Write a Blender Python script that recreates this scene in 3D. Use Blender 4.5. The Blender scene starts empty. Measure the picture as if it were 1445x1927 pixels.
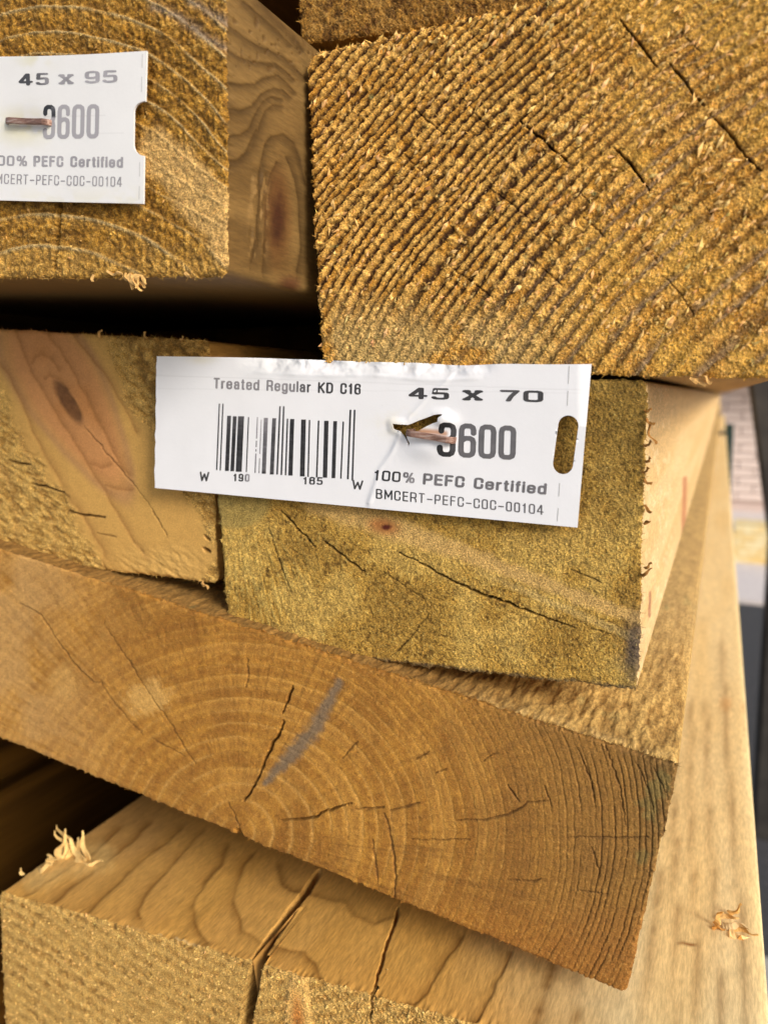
import bpy, math, time
import numpy as np
from mathutils import Matrix, Vector
T0 = time.time()
scene = bpy.context.scene
C = scene.collection

# ------------------------------------------------------------------ camera
FPX, CX, CY = 1400.0, 722.5, 963.5            # lens, in pixels of the 1445 x 1927 photograph
VPX, VPY = 1360.0, 740.0                      # where the long edges of the boards run to
CAM = np.array([0.0, 0.0, 1.1])
d = np.array([(VPX-CX)/FPX, -(VPY-CY)/FPX, -1.0]); d /= np.linalg.norm(d)
p = math.atan(d[1] / -d[2]); up = np.array([0, math.cos(p), math.sin(p)])
xw = np.cross(d, up); xw /= np.linalg.norm(xw); up = np.cross(xw, d)
RW = np.array([xw, d, up])                    # camera -> world; boards run along +Y
cam_data = bpy.data.cameras.new('camera'); cam = bpy.data.objects.new('camera', cam_data); C.objects.link(cam)
cam.matrix_world = Matrix.Translation(Vector(CAM)) @ Matrix([list(r) for r in RW]).to_4x4()
cam_data.sensor_fit = 'HORIZONTAL'; cam_data.sensor_width = 36.0; cam_data.lens = FPX/1445*36
cam_data.clip_start = 0.004; cam_data.clip_end = 400
cam_data.dof.use_dof = True; cam_data.dof.focus_distance = 0.121; cam_data.dof.aperture_fstop = 29
scene.camera = cam

# ------------------------------------------------------------------ light
SUN_EL, SUN_AZ = math.radians(27), math.radians(118)       # azimuth clockwise from +Y seen from above
w = bpy.data.worlds.new('World'); scene.world = w; w.use_nodes = True
nt = w.node_tree; bg = nt.nodes['Background']
sky = nt.nodes.new('ShaderNodeTexSky'); sky.sky_type = 'NISHITA'; sky.sun_disc = False
sky.sun_elevation = SUN_EL; sky.sun_rotation = SUN_AZ; sky.air_density = 1.0; sky.dust_density = 3.5; sky.ozone_density = 1.0
nt.links.new(sky.outputs[0], bg.inputs[0]); bg.inputs[1].default_value = 0.15
sd = bpy.data.lights.new('sun', 'SUN'); sun = bpy.data.objects.new('sun', sd); C.objects.link(sun)
sd.energy = 2.7; sd.angle = math.radians(20); sd.color = (1.0, 0.96, 0.90)
sdir = Vector((math.sin(SUN_AZ)*math.cos(SUN_EL), math.cos(SUN_AZ)*math.cos(SUN_EL), math.sin(SUN_EL)))
sun.rotation_euler = sdir.to_track_quat('Z', 'Y').to_euler(); sun.location = (1.5, -1.5, 2.5)
scene.view_settings.view_transform = 'Standard'; scene.view_settings.look = 'None'
scene.view_settings.exposure = 0.13; scene.view_settings.gamma = 1.0
scene.render.engine = 'CYCLES'
scene.cycles.max_bounces = 6

# ------------------------------------------------------------------ small helpers
def unproj(px, py, D):
    """photo pixel -> world point on the plane Y = D metres"""
    px = np.asarray(px, float); py = np.asarray(py, float)
    rc = np.stack([(px-CX)/FPX, -(py-CY)/FPX, -np.ones_like(px)], -1)
    r = rc @ RW.T
    return CAM + r * (np.asarray(D)/r[..., 1])[..., None]
def proj(P):
    q = (P-CAM) @ RW
    return CX + FPX*q[..., 0]/-q[..., 2], CY - FPX*q[..., 1]/-q[..., 2]
def lin(r, g, b):
    f = lambda c: (c/255/12.92) if c/255 <= .04045 else ((c/255+.055)/1.055)**2.4
    return np.array([f(r), f(g), f(b)])
def hsh(ix, iy, seed):
    n = (ix.astype(np.int64)*374761393 + iy.astype(np.int64)*668265263 + seed*1274126177) & 0x7fffffff
    n = ((n ^ (n >> 13))*1274126177) & 0x7fffffff
    n = n ^ (n >> 16)
    return (n & 0xffff)/65535.0
def vn(x, y, s, seed=0):
    x = x/s; y = y/s
    ix = np.floor(x); iy = np.floor(y); fx = x-ix; fy = y-iy
    fx = fx*fx*(3-2*fx); fy = fy*fy*(3-2*fy); ix = ix.astype(np.int64); iy = iy.astype(np.int64)
    a = hsh(ix, iy, seed); b = hsh(ix+1, iy, seed); c = hsh(ix, iy+1, seed); e = hsh(ix+1, iy+1, seed)
    return (a+(b-a)*fx)*(1-fy) + (c+(e-c)*fx)*fy
def fbm(x, y, s, seed=0, n=4):
    t = 0; a = .5
    for k in range(n):
        t = t + a*vn(x, y, s/2**k, seed+17*k); a *= .5
    return t/(1-.5**n)
def grit(x, y, seed):
    """pixel-fine sawdust grit with a little clumping"""
    return np.clip(.62*vn(x, y, 2.1, seed)+.38*vn(x*1.1+y*.3, y*.9-x*.2, 4.6, seed+1), 0, 1)
def sst(e0, e1, x):
    t = np.clip((x-e0)/(e1-e0), 0, 1); return t*t*(3-2*t)
def mixc(c, k, w_):
    return c + (k-c)*w_[..., None]
def pdist(x, y, pts, signed=False):
    """distance of every (x, y) to a polyline, in photo pixels"""
    best = np.full(x.shape, 1e9); sg = np.ones(x.shape); par = np.zeros(x.shape)
    n = len(pts)-1
    for i in range(n):
        (ax, ay), (bx, by) = pts[i], pts[i+1]
        dx, dy = bx-ax, by-ay; L = dx*dx+dy*dy+1e-9
        t = np.clip(((x-ax)*dx+(y-ay)*dy)/L, 0, 1)
        q = np.hypot(x-ax-t*dx, y-ay-t*dy); m = q < best
        best = np.where(m, q, best); par = np.where(m, (i+t)/n, par)
        if signed: sg = np.where(m, np.sign(dx*(y-ay)-dy*(x-ax)), sg)
    return (best, par, sg) if signed else (best, par)
def near(x, y, pts, pad):
    xs = [q[0] for q in pts]; ys = [q[1] for q in pts]
    return (x > min(xs)-pad) & (x < max(xs)+pad) & (y > min(ys)-pad) & (y < max(ys)+pad)
def conv(pts, s, ox, oy): return [(a/s+ox, b/s+oy) for a, b in pts]
def cracks(x, y, lst, depth, width, seed=5):
    """groove depth in mm; every crack opens in its middle and wanders a little"""
    global CRM
    out = np.zeros(x.shape); CRM = np.zeros(x.shape)
    for k, c in enumerate(lst):
        wd, dp = width, depth
        if isinstance(c, tuple): c, wd, dp = c
        m = near(x, y, c, 12)
        if not m.any(): continue
        xx = x[m] + 3*(vn(x[m], y[m], 11, seed+k)-.5) + 2.5*(vn(x[m], y[m], 4, seed+k+9)-.5)
        yy = y[m] + 3*(vn(x[m], y[m], 12, seed+k+50)-.5)
        q, t = pdist(xx, yy, c)
        ww = wd*(.35+.65*np.sin(np.pi*np.clip(t, .03, .97))**.6)*(.6+.8*vn(x[m], y[m], 25, seed+k+80))
        if wd < 1.45: dp = min(dp, .30)
        v = dp*np.exp(-(q/ww)**4); tint = np.exp(-(q/(ww*.9+.5))**2)*(.9 if wd > 1.45 else .75)  # tint: the crack's shadow painted in as a dark colour
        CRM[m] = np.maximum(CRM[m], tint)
        out[m] = np.maximum(out[m], v)
    return out
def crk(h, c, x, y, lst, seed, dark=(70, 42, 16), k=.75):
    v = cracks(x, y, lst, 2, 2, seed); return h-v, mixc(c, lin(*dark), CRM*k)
def streaks(x, y, lst, wa, wb, wob=3, seed=3):
    """growth lines: sharp on one side, fading on the other"""
    out = np.zeros(x.shape)
    for k, c in enumerate(lst):
        m = near(x, y, c, max(wa, wb)*4+6)
        if not m.any(): continue
        xx = x[m] + wob*2*(vn(x[m], y[m], 22, seed+k)-.5); yy = y[m] + wob*2*(vn(x[m], y[m], 22, seed+k+31)-.5)
        q, t, s = pdist(xx, yy, c, True)
        v = np.where(s > 0, np.exp(-(q/wa)**1.5), np.exp(-(q/wb)))*sst(0, .02, t+.01)*sst(0, .06, 1.02-t)
        out[m] = np.maximum(out[m], v)
    return out
def ringphase(r, knots):
    """cumulative number of rings out to radius r, knots = [(radius, spacing)...]"""
    R = np.linspace(knots[0][0], knots[-1][0], 2000)
    S = np.interp(R, [k[0] for k in knots], [k[1] for k in knots])
    P = np.concatenate([[0], np.cumsum(np.diff(R)/S[1:])])
    return np.interp(r, R, P)

# ------------------------------------------------------------------ object helpers
def put(o, parent=None, label=None, cat=None, group=None, kind=None):
    C.objects.link(o)
    if parent is not None: o.parent = parent
    if label: o['label'] = label
    if cat: o['category'] = cat
    if group: o['group'] = group
    if kind: o['kind'] = kind
    return o
def empty(name, loc, label=None, cat=None, group=None):
    o = bpy.data.objects.new(name, None); o.empty_display_size = .02
    o.location = loc
    return put(o, None, label, cat, group)
WOODK = .92
def mesh_np(name, V, F, mat, col=None, parent=None, smooth=True, attrs=None, **kw):
    """V (n,3) world metres, F (m,3|4) or list of such arrays"""
    V = np.asarray(V, float)
    if parent is not None: V = V - np.array(parent.location)
    Fs = F if isinstance(F, list) else [F]
    Fs = [f for f in Fs if len(f)]
    me = bpy.data.meshes.new(name)
    nl = sum(f.size for f in Fs); nf = sum(len(f) for f in Fs)
    me.vertices.add(len(V)); me.vertices.foreach_set('co', V.astype(np.float32).ravel())
    me.loops.add(nl); me.loops.foreach_set('vertex_index', np.concatenate([f.ravel() for f in Fs]).astype(np.int32))
    me.polygons.add(nf)
    tot = np.concatenate([np.full(len(f), f.shape[1]) for f in Fs]); st = np.concatenate([[0], np.cumsum(tot)[:-1]])
    me.polygons.foreach_set('loop_start', st.astype(np.int32)); me.polygons.foreach_set('loop_total', tot.astype(np.int32))
    me.polygons.foreach_set('use_smooth', np.full(nf, smooth))
    if col is not None:
        a = me.color_attributes.new('wood', 'FLOAT_COLOR', 'POINT')
        a.data.foreach_set('color', np.concatenate([np.clip(col*(1.0 if mat.name.startswith(('plastic', 'print')) else WOODK), 0.002, 1), np.ones((len(V), 1))], 1).astype(np.float32).ravel())
    me.update(calc_edges=True); me.validate()
    me.materials.append(mat)
    return put(bpy.data.objects.new(name, me), parent, **kw)
def compact(V, F, col):
    used = np.unique(F); mp = np.full(len(V), -1); mp[used] = np.arange(len(used))
    return V[used], mp[F], col[used]

# ------------------------------------------------------------------ materials
def nodemat(name):
    m = bpy.data.materials.new(name); m.use_nodes = True
    t = m.node_tree; return m, t, t.nodes['Principled BSDF']
def N(t, kind, **kw):
    n = t.nodes.new(kind)
    for k, v in kw.items():
        if k.startswith('_'): setattr(n, k[1:], v)
        else: n.inputs[k.replace('__', ' ')].default_value = v
    return n
def woodmat(name, scale, stretch, amp, bump, rough=.78, spec=.25, attr='wood', bdist=.00025, sheen=0.0):
    """colour from the growth-ring attribute, broken up by fibre noise in object space"""
    m, t, b = nodemat(name); L = t.links
    at = N(t, 'ShaderNodeAttribute', _attribute_name=attr)
    tc = N(t, 'ShaderNodeTexCoord'); mp = N(t, 'ShaderNodeMapping'); mp.inputs['Scale'].default_value = stretch
    L.new(tc.outputs['Object'], mp.inputs['Vector'])
    n1 = N(t, 'ShaderNodeTexNoise', Scale=scale, Detail=7.0, Roughness=.68)
    n2 = N(t, 'ShaderNodeTexNoise', Scale=scale*.17, Detail=4.0, Roughness=.6)
    L.new(mp.outputs[0], n1.inputs['Vector']); L.new(mp.outputs[0], n2.inputs['Vector'])
    r1 = N(t, 'ShaderNodeMapRange'); r1.inputs['From Min'].default_value = .38; r1.inputs['From Max'].default_value = .62
    r1.inputs['To Min'].default_value = 1-amp; r1.inputs['To Max'].default_value = 1+amp
    r2 = N(t, 'ShaderNodeMapRange'); r2.inputs['From Min'].default_value = .3; r2.inputs['From Max'].default_value = .7
    r2.inputs['To Min'].default_value = 1-amp*.5; r2.inputs['To Max'].default_value = 1+amp*.5
    L.new(n1.outputs['Fac'], r1.inputs['Value']); L.new(n2.outputs['Fac'], r2.inputs['Value'])
    mu = N(t, 'ShaderNodeMath', _operation='MULTIPLY'); L.new(r1.outputs[0], mu.inputs[0]); L.new(r2.outputs[0], mu.inputs[1])
    vm = N(t, 'ShaderNodeVectorMath', _operation='SCALE'); L.new(at.outputs['Color'], vm.inputs[0]); L.new(mu.outputs[0], vm.inputs['Scale'])
    L.new(vm.outputs[0], b.inputs['Base Color'])
    bp = N(t, 'ShaderNodeBump', Strength=bump, Distance=bdist); L.new(n1.outputs['Fac'], bp.inputs['Height'])
    L.new(bp.outputs[0], b.inputs['Normal'])
    b.inputs['Roughness'].default_value = rough; b.inputs['Specular IOR Level'].default_value = spec
    return m
M_end = woodmat('sawn_end_grain', 4200, (1, 1, 1), .58, 1.0, .8, .3, bdist=.00016)
M_endfine = woodmat('fine_end_grain', 4200, (1, 1, 1), .30, .8, .75, .3, bdist=.00014)
M_endsoft = woodmat('smooth_end_grain', 3000, (1, 1, 1), .15, .4, .6, bdist=.0001)
M_side = woodmat('planed_pine', 2600, (1, .14, 1), .17, .5, .6, .35, bdist=.0001)
M_fuzz = woodmat('rough_planed_pine', 2600, (1, .35, 1), .36, .9, bdist=.00015)
M_fib = woodmat('wood_fibre', 1200, (1, 1, 1), .12, .2, .75)
def plain(name, rgb, rough=.6, spec=.3, metal=0, noise=None, bump=0, bscale=200, bdist=.001, stretch=None):
    m, t, b = nodemat(name); b.inputs['Base Color'].default_value = (*rgb, 1); b.inputs['Roughness'].default_value = rough
    b.inputs['Specular IOR Level'].default_value = spec; b.inputs['Metallic'].default_value = metal
    if noise is not None or bump:
        tc = N(t, 'ShaderNodeTexCoord'); n = N(t, 'ShaderNodeTexNoise', Scale=bscale, Detail=6.0, Roughness=.65)
        mp = N(t, 'ShaderNodeMapping'); mp.inputs['Scale'].default_value = stretch or (1, 1, 1)
        t.links.new(tc.outputs['Object'], mp.inputs[0]); t.links.new(mp.outputs[0], n.inputs['Vector'])
        if noise is not None:
            mx = N(t, 'ShaderNodeMix', _data_type='RGBA'); mx.inputs[6].default_value = (*rgb, 1); mx.inputs[7].default_value = (*noise, 1)
            rr = N(t, 'ShaderNodeMapRange'); rr.inputs['From Min'].default_value = .4; rr.inputs['From Max'].default_value = .65
            t.links.new(n.outputs['Fac'], rr.inputs['Value']); t.links.new(rr.outputs[0], mx.inputs[0]); t.links.new(mx.outputs[2], b.inputs['Base Color'])
        if bump:
            bp = N(t, 'ShaderNodeBump', Strength=bump, Distance=bdist); t.links.new(n.outputs['Fac'], bp.inputs['Height']); t.links.new(bp.outputs[0], b.inputs['Normal'])
    return m

# ------------------------------------------------------------------ one sawn board
STEP = 1.85
def nodes_along(c00, c01, c10, c11, step=STEP):
    """parameter values from side c00-c10 to side c01-c11, fine where any line across the face is in the picture"""
    s = np.linspace(0, 1, 1500); dens = 0
    for k in np.linspace(0, 1, 9):
        A = c00*(1-k)+c10*k; B = c01*(1-k)+c11*k
        x, y = proj(A[None]*(1-s[:, None])+B[None]*s[:, None]); ins = (x > -25) & (x < 1470) & (y > -25) & (y < 1952)
        dens = np.maximum(dens, np.hypot(np.diff(x), np.diff(y))*np.where(ins[1:], 1/step, 1/(step*10)))
    cum = np.concatenate([[0], np.cumsum(dens)]); n = max(8, int(cum[-1]))
    return np.interp(np.linspace(0, cum[-1], n+1), cum, s)
def rows(D, length, dense=0, r0=.0025, grow=1.012):
    q = [0.0]; r = r0
    if dense:
        while q[-1] < D*(dense-1):
            q.append((D+q[-1])*(1+r)-D); r = min(r*grow, .03)
    q += list(np.geomspace(max(q[-1]*1.15, .0006), length, 16 if dense else 12))
    return np.array(q)
def board(name, label, quad, D, rad, facefn, sidefn, length=3.6, dense=(), ragged=.22, group=None, bevel=.35,
          sidemat=None, facemat=None, cuts=(), step=STEP, cat='timber'):
    """quad: TL TR BR BL corners of the sawn end in the photo; D distance of the end along the boards' axis; rad in mm.
    dense: {side: (factor, first row)}; cuts: [(part name, label, test(px,py) -> mask, material)] pieces of the end that are parts"""
    cor = unproj([q[0] for q in quad], [q[1] for q in quad], D)
    root = empty(name, tuple((cor[2]+cor[3])/2), label, cat, group)
    s = nodes_along(cor[0], cor[1], cor[3], cor[2], step); t = nodes_along(cor[0], cor[3], cor[1], cor[2], step)
    W = np.linalg.norm(cor[1]-cor[0])*.5+np.linalg.norm(cor[2]-cor[3])*.5; H = np.linalg.norm(cor[3]-cor[0])*.5+np.linalg.norm(cor[2]-cor[1])*.5
    S, Tt = np.meshgrid(s, t); x = S*W; y = Tt*H; r = rad/1000
    ax = np.where(x < r, x-r, np.where(x > W-r, x-(W-r), 0)); ay = np.where(y < r, y-r, np.where(y > H-r, y-(H-r), 0))
    both = (ax != 0) & (ay != 0); m = np.maximum(abs(ax), abs(ay)); nn = np.hypot(ax, ay)+1e-12
    x = np.where(both, x-ax+ax*m/nn, x); y = np.where(both, y-ay+ay*m/nn, y)
    s2 = (x/W)[..., None]; t2 = (y/H)[..., None]
    P = (cor[0]*(1-s2)+cor[1]*s2)*(1-t2) + (cor[3]*(1-s2)+cor[2]*s2)*t2
    px, py = proj(P)
    ny, nx = px.shape
    border = np.minimum(np.minimum(S, 1-S)*W, np.minimum(Tt, 1-Tt)*H)*1000      # mm from the edge
    clean = P.copy()
    cen = P.mean((0, 1)); out = P-cen; out[..., 1] = 0
    # outward direction: nearest edge
    ex = (cor[1]-cor[0])/W; ey = (cor[0]-cor[3])/H
    near_x = np.minimum(S, 1-S)*W; near_y = np.minimum(Tt, 1-Tt)*H
    wx = np.exp(-near_x/.0006)*np.sign(S-.5); wy = np.exp(-near_y/.0006)*np.sign(.5-Tt)
    e = ((fbm(px, py, 26, 7, 4)-.5)*2.2 + (vn(px, py, 5, 9)-.5)*.8)*ragged/1000
    P = P + ex*(wx*e)[..., None] + ey*(wy*e)[..., None]
    px, py = proj(P)
    h, col = facefn(px, py)
    h = h - bevel*np.exp(-border/.28) + (vn(px, py, 5, 21)-.5)*.5*np.exp(-border/.5)
    P[..., 1] -= h/1000
    idx = np.arange(nx*ny).reshape(ny, nx)
    F = np.stack([idx[:-1, :-1], idx[1:, :-1], idx[1:, 1:], idx[:-1, 1:]], -1).reshape(-1, 4)
    V = P.reshape(-1, 3); cc = col.reshape(-1, 3)
    fx = px.ravel()[F].mean(1); fy = py.ravel()[F].mean(1)
    rest = np.ones(len(F), bool)
    for cname, clabel, test, cm in cuts:
        mk = test(fx, fy) & rest
        if mk.any():
            v_, f_, c_ = compact(V, F[mk], cc); o = mesh_np(cname, v_, f_, cm, c_, root)
            if clabel: o['label'] = clabel
            rest &= ~mk
    v_, f_, c_ = compact(V, F[rest], cc); mesh_np('end_grain', v_, f_, facemat or M_end, c_, root)
    # the four long faces
    SV, SF, SC, base = [], [], [], 0
    for side in ('top', 'right', 'bottom', 'left'):
        sel = {'top': (0, slice(None)), 'right': (slice(None), -1), 'bottom': (-1, slice(None, None, -1)), 'left': (slice(None, None, -1), 0)}[side]
        b0 = P[sel]; c0 = clean[sel]
        tan = np.gradient(c0, axis=0); tan /= np.linalg.norm(tan, axis=1)[:, None]+1e-12
        nrm = np.stack([-tan[:, 2], 0*tan[:, 0], tan[:, 0]], 1)
        q = rows(D, length, *(dense[side] if side in dense else ()))
        k = sst(0, .0025, q)[:, None, None]
        G = b0[None]*(1-k) + c0[None]*k; G[..., 1] = (b0[None, :, 1]*(1-k[..., 0]) + D*k[..., 0]) + q[:, None]
        gx, gy = proj(G)
        u = np.concatenate([[0], np.cumsum(np.linalg.norm(np.diff(c0, axis=0), axis=1))])*1000
        U, Q = np.meshgrid(u, q*1000)
        hh, sc = sidefn(side, gx, gy, U, Q)
        hh = hh*sst(0, .8, Q)*sst(0, 1.0, U)*sst(0, 1.0, u[-1]-U)
        G = G + nrm[None]*(hh/1000)[..., None]
        a, b = G.shape[:2]; ii = np.arange(a*b).reshape(a, b)+base; base += a*b
        SV.append(G.reshape(-1, 3)); SC.append(sc.reshape(-1, 3))
        SF.append(np.stack([ii[:-1, :-1], ii[:-1, 1:], ii[1:, 1:], ii[1:, :-1]], -1).reshape(-1, 4))
    mesh_np('planed_faces', np.concatenate(SV), np.concatenate(SF), sidemat or M_side, np.concatenate(SC), root)
    root_info = dict(root=root, P=P, px=px, py=py, cor=cor, D=D, W=W, H=H, col=col)
    return root_info

RNG = np.random.default_rng(11)
def pick(info, n, test=None):
    px, py = info['px'], info['py']; ok = (px > -10) & (px < 1455) & (py > -10) & (py < 1940)
    if test is not None: ok &= test(px, py)
    I = np.argwhere(ok); I = I[RNG.integers(0, len(I), n)]
    return info['P'][I[:, 0], I[:, 1]], info['col'][I[:, 0], I[:, 1]]
def fibres(parent, P, Dr, length, radius, col, bend=.4, name='loose_fibres', label=None, kind='stuff', segs=2):
    """slender bent slivers, triangular in section"""
    n = len(P); Dr = Dr/np.linalg.norm(Dr, axis=1)[:, None]; rd = RNG.normal(size=(n, 3))
    a = np.cross(Dr, rd); a /= np.linalg.norm(a, axis=1)[:, None]; b = np.cross(Dr, a)
    length = np.broadcast_to(length, (n,))[:, None]; radius = np.broadcast_to(radius, (n,))[:, None]
    rings = []
    for k in range(segs):
        f = k/segs; c = P + Dr*length*f + a*length*bend*f*f; rr = radius*(1-.45*f)
        rings += [c + rr*(a*math.cos(g)+b*math.sin(g)*.55) for g in (0, 2.094, 4.189)]
    rings.append(P + Dr*length + a*length*bend)
    V = np.stack(rings, 1); m = 3*segs+1
    f3, f4 = [], []
    for k in range(segs-1):
        for g in range(3): f4.append([3*k+g, 3*k+(g+1) % 3, 3*k+3+(g+1) % 3, 3*k+3+g])
    for g in range(3): f3.append([3*(segs-1)+g, 3*(segs-1)+(g+1) % 3, m-1])
    off = (np.arange(n)*m)[:, None, None]
    F = [(np.array(f3)[None]+off).reshape(-1, 3)]
    if f4: F.append((np.array(f4)[None]+off).reshape(-1, 4))
    return mesh_np(name, V.reshape(-1, 3), F, M_fib, np.repeat(col, m, 0), parent, kind=kind, label=label, smooth=False)
def crumbs(parent, P, size, col, stretch=1.6, name='sawdust_crumbs', ax=None):
    """irregular little chips lying on the sawn face"""
    n = len(P); base = np.array([[1, 0, 0], [-1, 0, 0], [0, 1, 0], [0, -1, 0], [0, 0, 1], [0, 0, -1]], float)
    F = np.array([[0, 2, 4], [2, 1, 4], [1, 3, 4], [3, 0, 4], [2, 0, 5], [1, 2, 5], [3, 1, 5], [0, 3, 5]])
    R = RNG.normal(size=(n, 3, 3)); R, _ = np.linalg.qr(R)
    if ax is not None:
        R[:, 0] = ax + RNG.normal(size=(n, 3))*.35; R[:, 0] /= np.linalg.norm(R[:, 0], axis=1)[:, None]
        R[:, 1] -= (R[:, 1]*R[:, 0]).sum(1)[:, None]*R[:, 0]; R[:, 1] /= np.linalg.norm(R[:, 1], axis=1)[:, None]
        R[:, 2] = np.cross(R[:, 0], R[:, 1])
    sc = np.broadcast_to(size, (n,))[:, None, None]
    b = base[None]*(.6+.8*RNG.random((n, 6, 1))); b = b*np.array([stretch, .8, .6])
    V = P[:, None] + (b @ R)*sc
    F = (F[None]+(np.arange(n)*6)[:, None, None]).reshape(-1, 3)
    return mesh_np(name, V.reshape(-1, 3), F, M_fib, np.repeat(col, 6, 0), parent, kind='stuff', smooth=False)
def vary(col, k=.25, lift=1.25):
    n = len(col); return col*lift*(1+k*RNG.normal(size=(n, 1)))*(1+.05*RNG.normal(size=(n, 3)))

# ================================================================== BEAM A  (top left, 45 x 95, nearest end)
A_light = lin(208, 168, 92); A_mid = lin(180, 132, 46); A_dark = lin(104, 70, 18); A_line = lin(176, 156, 112)
def face_A(x, y):
    k = sst(250, 450, y); a = 2.1*(1-k)+1.0*k
    r = np.sqrt((x-105)**2*a + (y-760)**2)
    r = r + 16*(fbm(x, y, 120, 4, 3)-.5)
    r = r+22*(fbm(x, y*0+r, 160, 46, 2)-.5); ph = ringphase(r, [(0, 56), (300, 64), (430, 50), (520, 58), (640, 40), (720, 47), (1400, 40)])
    f = ph-np.floor(ph)
    late = np.exp(-((f-.93)/.055)**2)+np.exp(-((f+.07)/.03)**2)
    n1 = fbm(x, y, 9, 30, 4); n2 = fbm(x, y, 60, 35, 3); n3 = grit(x, y, 400)
    rays = fbm(x, y*.55, 7, 44, 3)
    fuzzy = sst(.35, .6, n2)
    br = sst(.25, .6, fbm(x, y, 48, 47, 3)); late = late*(.35+.65*br); h_b = (f-.5)*.12
    pit = sst(.60, .36, vn(x, y*.7, 5, 48))*(1-.5*late); h = (n1-.5)*.12 + (n3-.5)*.26 + late*.08 + (rays-.5)*.34*(.4+f) + f*.16 - pit*.16
    # torn pale patch at the right edge
    pd, _ = pdist(x, y, [(300, 290), (345, 330), (400, 395), (440, 460)]); patch = sst(58, 30, pd+30*(fbm(x, y, 30, 50, 3)-.5))
    h = h*(1-.4*patch) + patch*.30*(fbm(x, y, 22, 51, 4))
    low = sst(440, 505, y+30*(fbm(x, y, 40, 52, 3)-.5))
    c = mixc(np.broadcast_to(A_mid, x.shape+(3,)), A_dark, np.clip(sst(.62, .30, n1)*.75+.35*(f < .5)*f, 0, 1))
    c = mixc(c, A_light, np.clip(sst(.55, .8, n3)*.55*fuzzy + low*.3 + sst(.6, .75, n1)*.3, 0, 1))
    c = mixc(c, A_dark, pit*.35); c = mixc(c, A_light, sst(.55, .95, f)*.30*br); c = mixc(c, A_dark, sst(.30, .02, f)*.35); c = mixc(c, A_line, np.clip(late, 0, 1)*.75); c = mixc(c, lin(206, 168, 104), patch*.8)
    bl = streaks(x, y, [[(355, 0), (390, 18), (432, 46)], [(283, 10), (340, 35), (400, 75), (432, 95)]], 7, 7)
    c = mixc(c, lin(142, 128, 112), bl*.7); h = h*(1-.5*bl)
    cr = cracks(x, y, [([(113, 378), (108, 430), (104, 480), (99, 520)], 4.2, 2.6), ([(276, 62), (270, 80), (268, 92)], 3, 2), ([(357, 38), (350, 70)], 2, 1.5)], 2, 3, 60)
    return h-cr, c
A_side = lin(126, 98, 54)
c6 = lambda pts: conv(pts, 4.817, 420, 0)
A_lines = [c6(q) for q in ([(10, 190), (30, 210), (200, 350), (350, 430), (550, 510), (650, 610), (770, 720)],
    [(10, 415), (30, 430), (150, 520), (300, 565), (480, 570), (570, 640), (660, 740)],
    [(10, 735), (40, 745), (160, 765), (280, 760), (350, 710), (430, 690), (500, 680), (600, 760), (680, 860)],
    [(10, 975), (40, 985), (150, 1000), (260, 960), (350, 850), (450, 800), (540, 810), (640, 900)],
    [(10, 1228), (40, 1230), (150, 1225), (240, 1160), (300, 1020), (370, 910), (450, 870), (560, 900)],
    [(10, 1466), (50, 1465), (150, 1450), (260, 1340), (320, 1150), (380, 1000), (450, 950), (560, 960)],
    [(330, 0), (420, 90), (520, 200), (640, 330), (740, 480)], [(180, 0), (330, 130), (480, 260), (640, 420)])]
A_lines += [conv(q, 2.33, 0, 0) for q in ([(985, 705), (1040, 703), (1080, 665), (1105, 600), (1130, 560)],
    [(1140, 760), (1150, 690), (1165, 630), (1190, 598), (1240, 588), (1290, 625), (1320, 700), (1345, 820)],
    [(1095, 1160), (1120, 1050), (1128, 930), (1133, 820), (1150, 700)], [(1150, 1200), (1160, 1060), (1165, 900), (1190, 760), (1215, 700)],
    [(1300, 1200), (1320, 1080), (1310, 900), (1290, 780), (1250, 680)])]
def side_A(side, x, y, U, Q):
    n = fbm(U*3, Q*.5, 5, 70, 4); n2 = fbm(U, Q*.1, 6, 71, 3)
    c = np.broadcast_to(A_side, x.shape+(3,)); c = mixc(c, lin(84, 60, 26), sst(.4, .7, n2)*.6)
    h = (n-.5)*.05
    if side == 'right':
        st = streaks(x, y, A_lines, 15, 2.2, 1.5, 72)
        c = mixc(c, lin(66, 46, 18), np.clip(st, 0, 1)*.8)
        kd = np.hypot((x-524)/16, (y-408)/58); kd = kd+.25*(fbm(x, y, 14, 73, 3)-.5)
        kd = kd+.3*(fbm(x, y*.4, 9, 79, 3)-.5); c = mixc(c, lin(92, 58, 26), sst(2.3, .7, kd)*.8); c = mixc(c, lin(54, 22, 10), sst(1.3, .2, kd+.5*(fbm(x, y*.3, 5, 81, 3)-.5))*.85)
        c = mixc(c, lin(78, 40, 24), sst(34, 5, np.hypot(x-545, (y-535)*1.3))*.8)
        rg = sst(26, 8, abs(x-487+.04*(y-400)))*sst(300, 340, y)*sst(505, 470, y)
        h = h - st*.10 + rg*(fbm(x, y*.4, 8, 74, 4)-.5)*.5; c = mixc(c, lin(150, 118, 70), rg*sst(.5, .7, fbm(x, y*.3, 6, 75, 3))*.6)
        saw = np.sin((y*.9-x*.12+8*vn(x, y, 40, 76))*.55)*.012; h = h+saw*sst(.4, .6, vn(x, y, 60, 77))
        pits = sst(.80, .90, vn(x, y*.6, 5, 78))*sst(170, 120, y)*sst(20, 40, y); h = h-pits*.12; c = mixc(c, lin(84, 58, 24), pits*.6)
    if side == 'bottom': c = mixc(c, lin(120, 90, 46), np.ones(x.shape))
    return h, c
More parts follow.
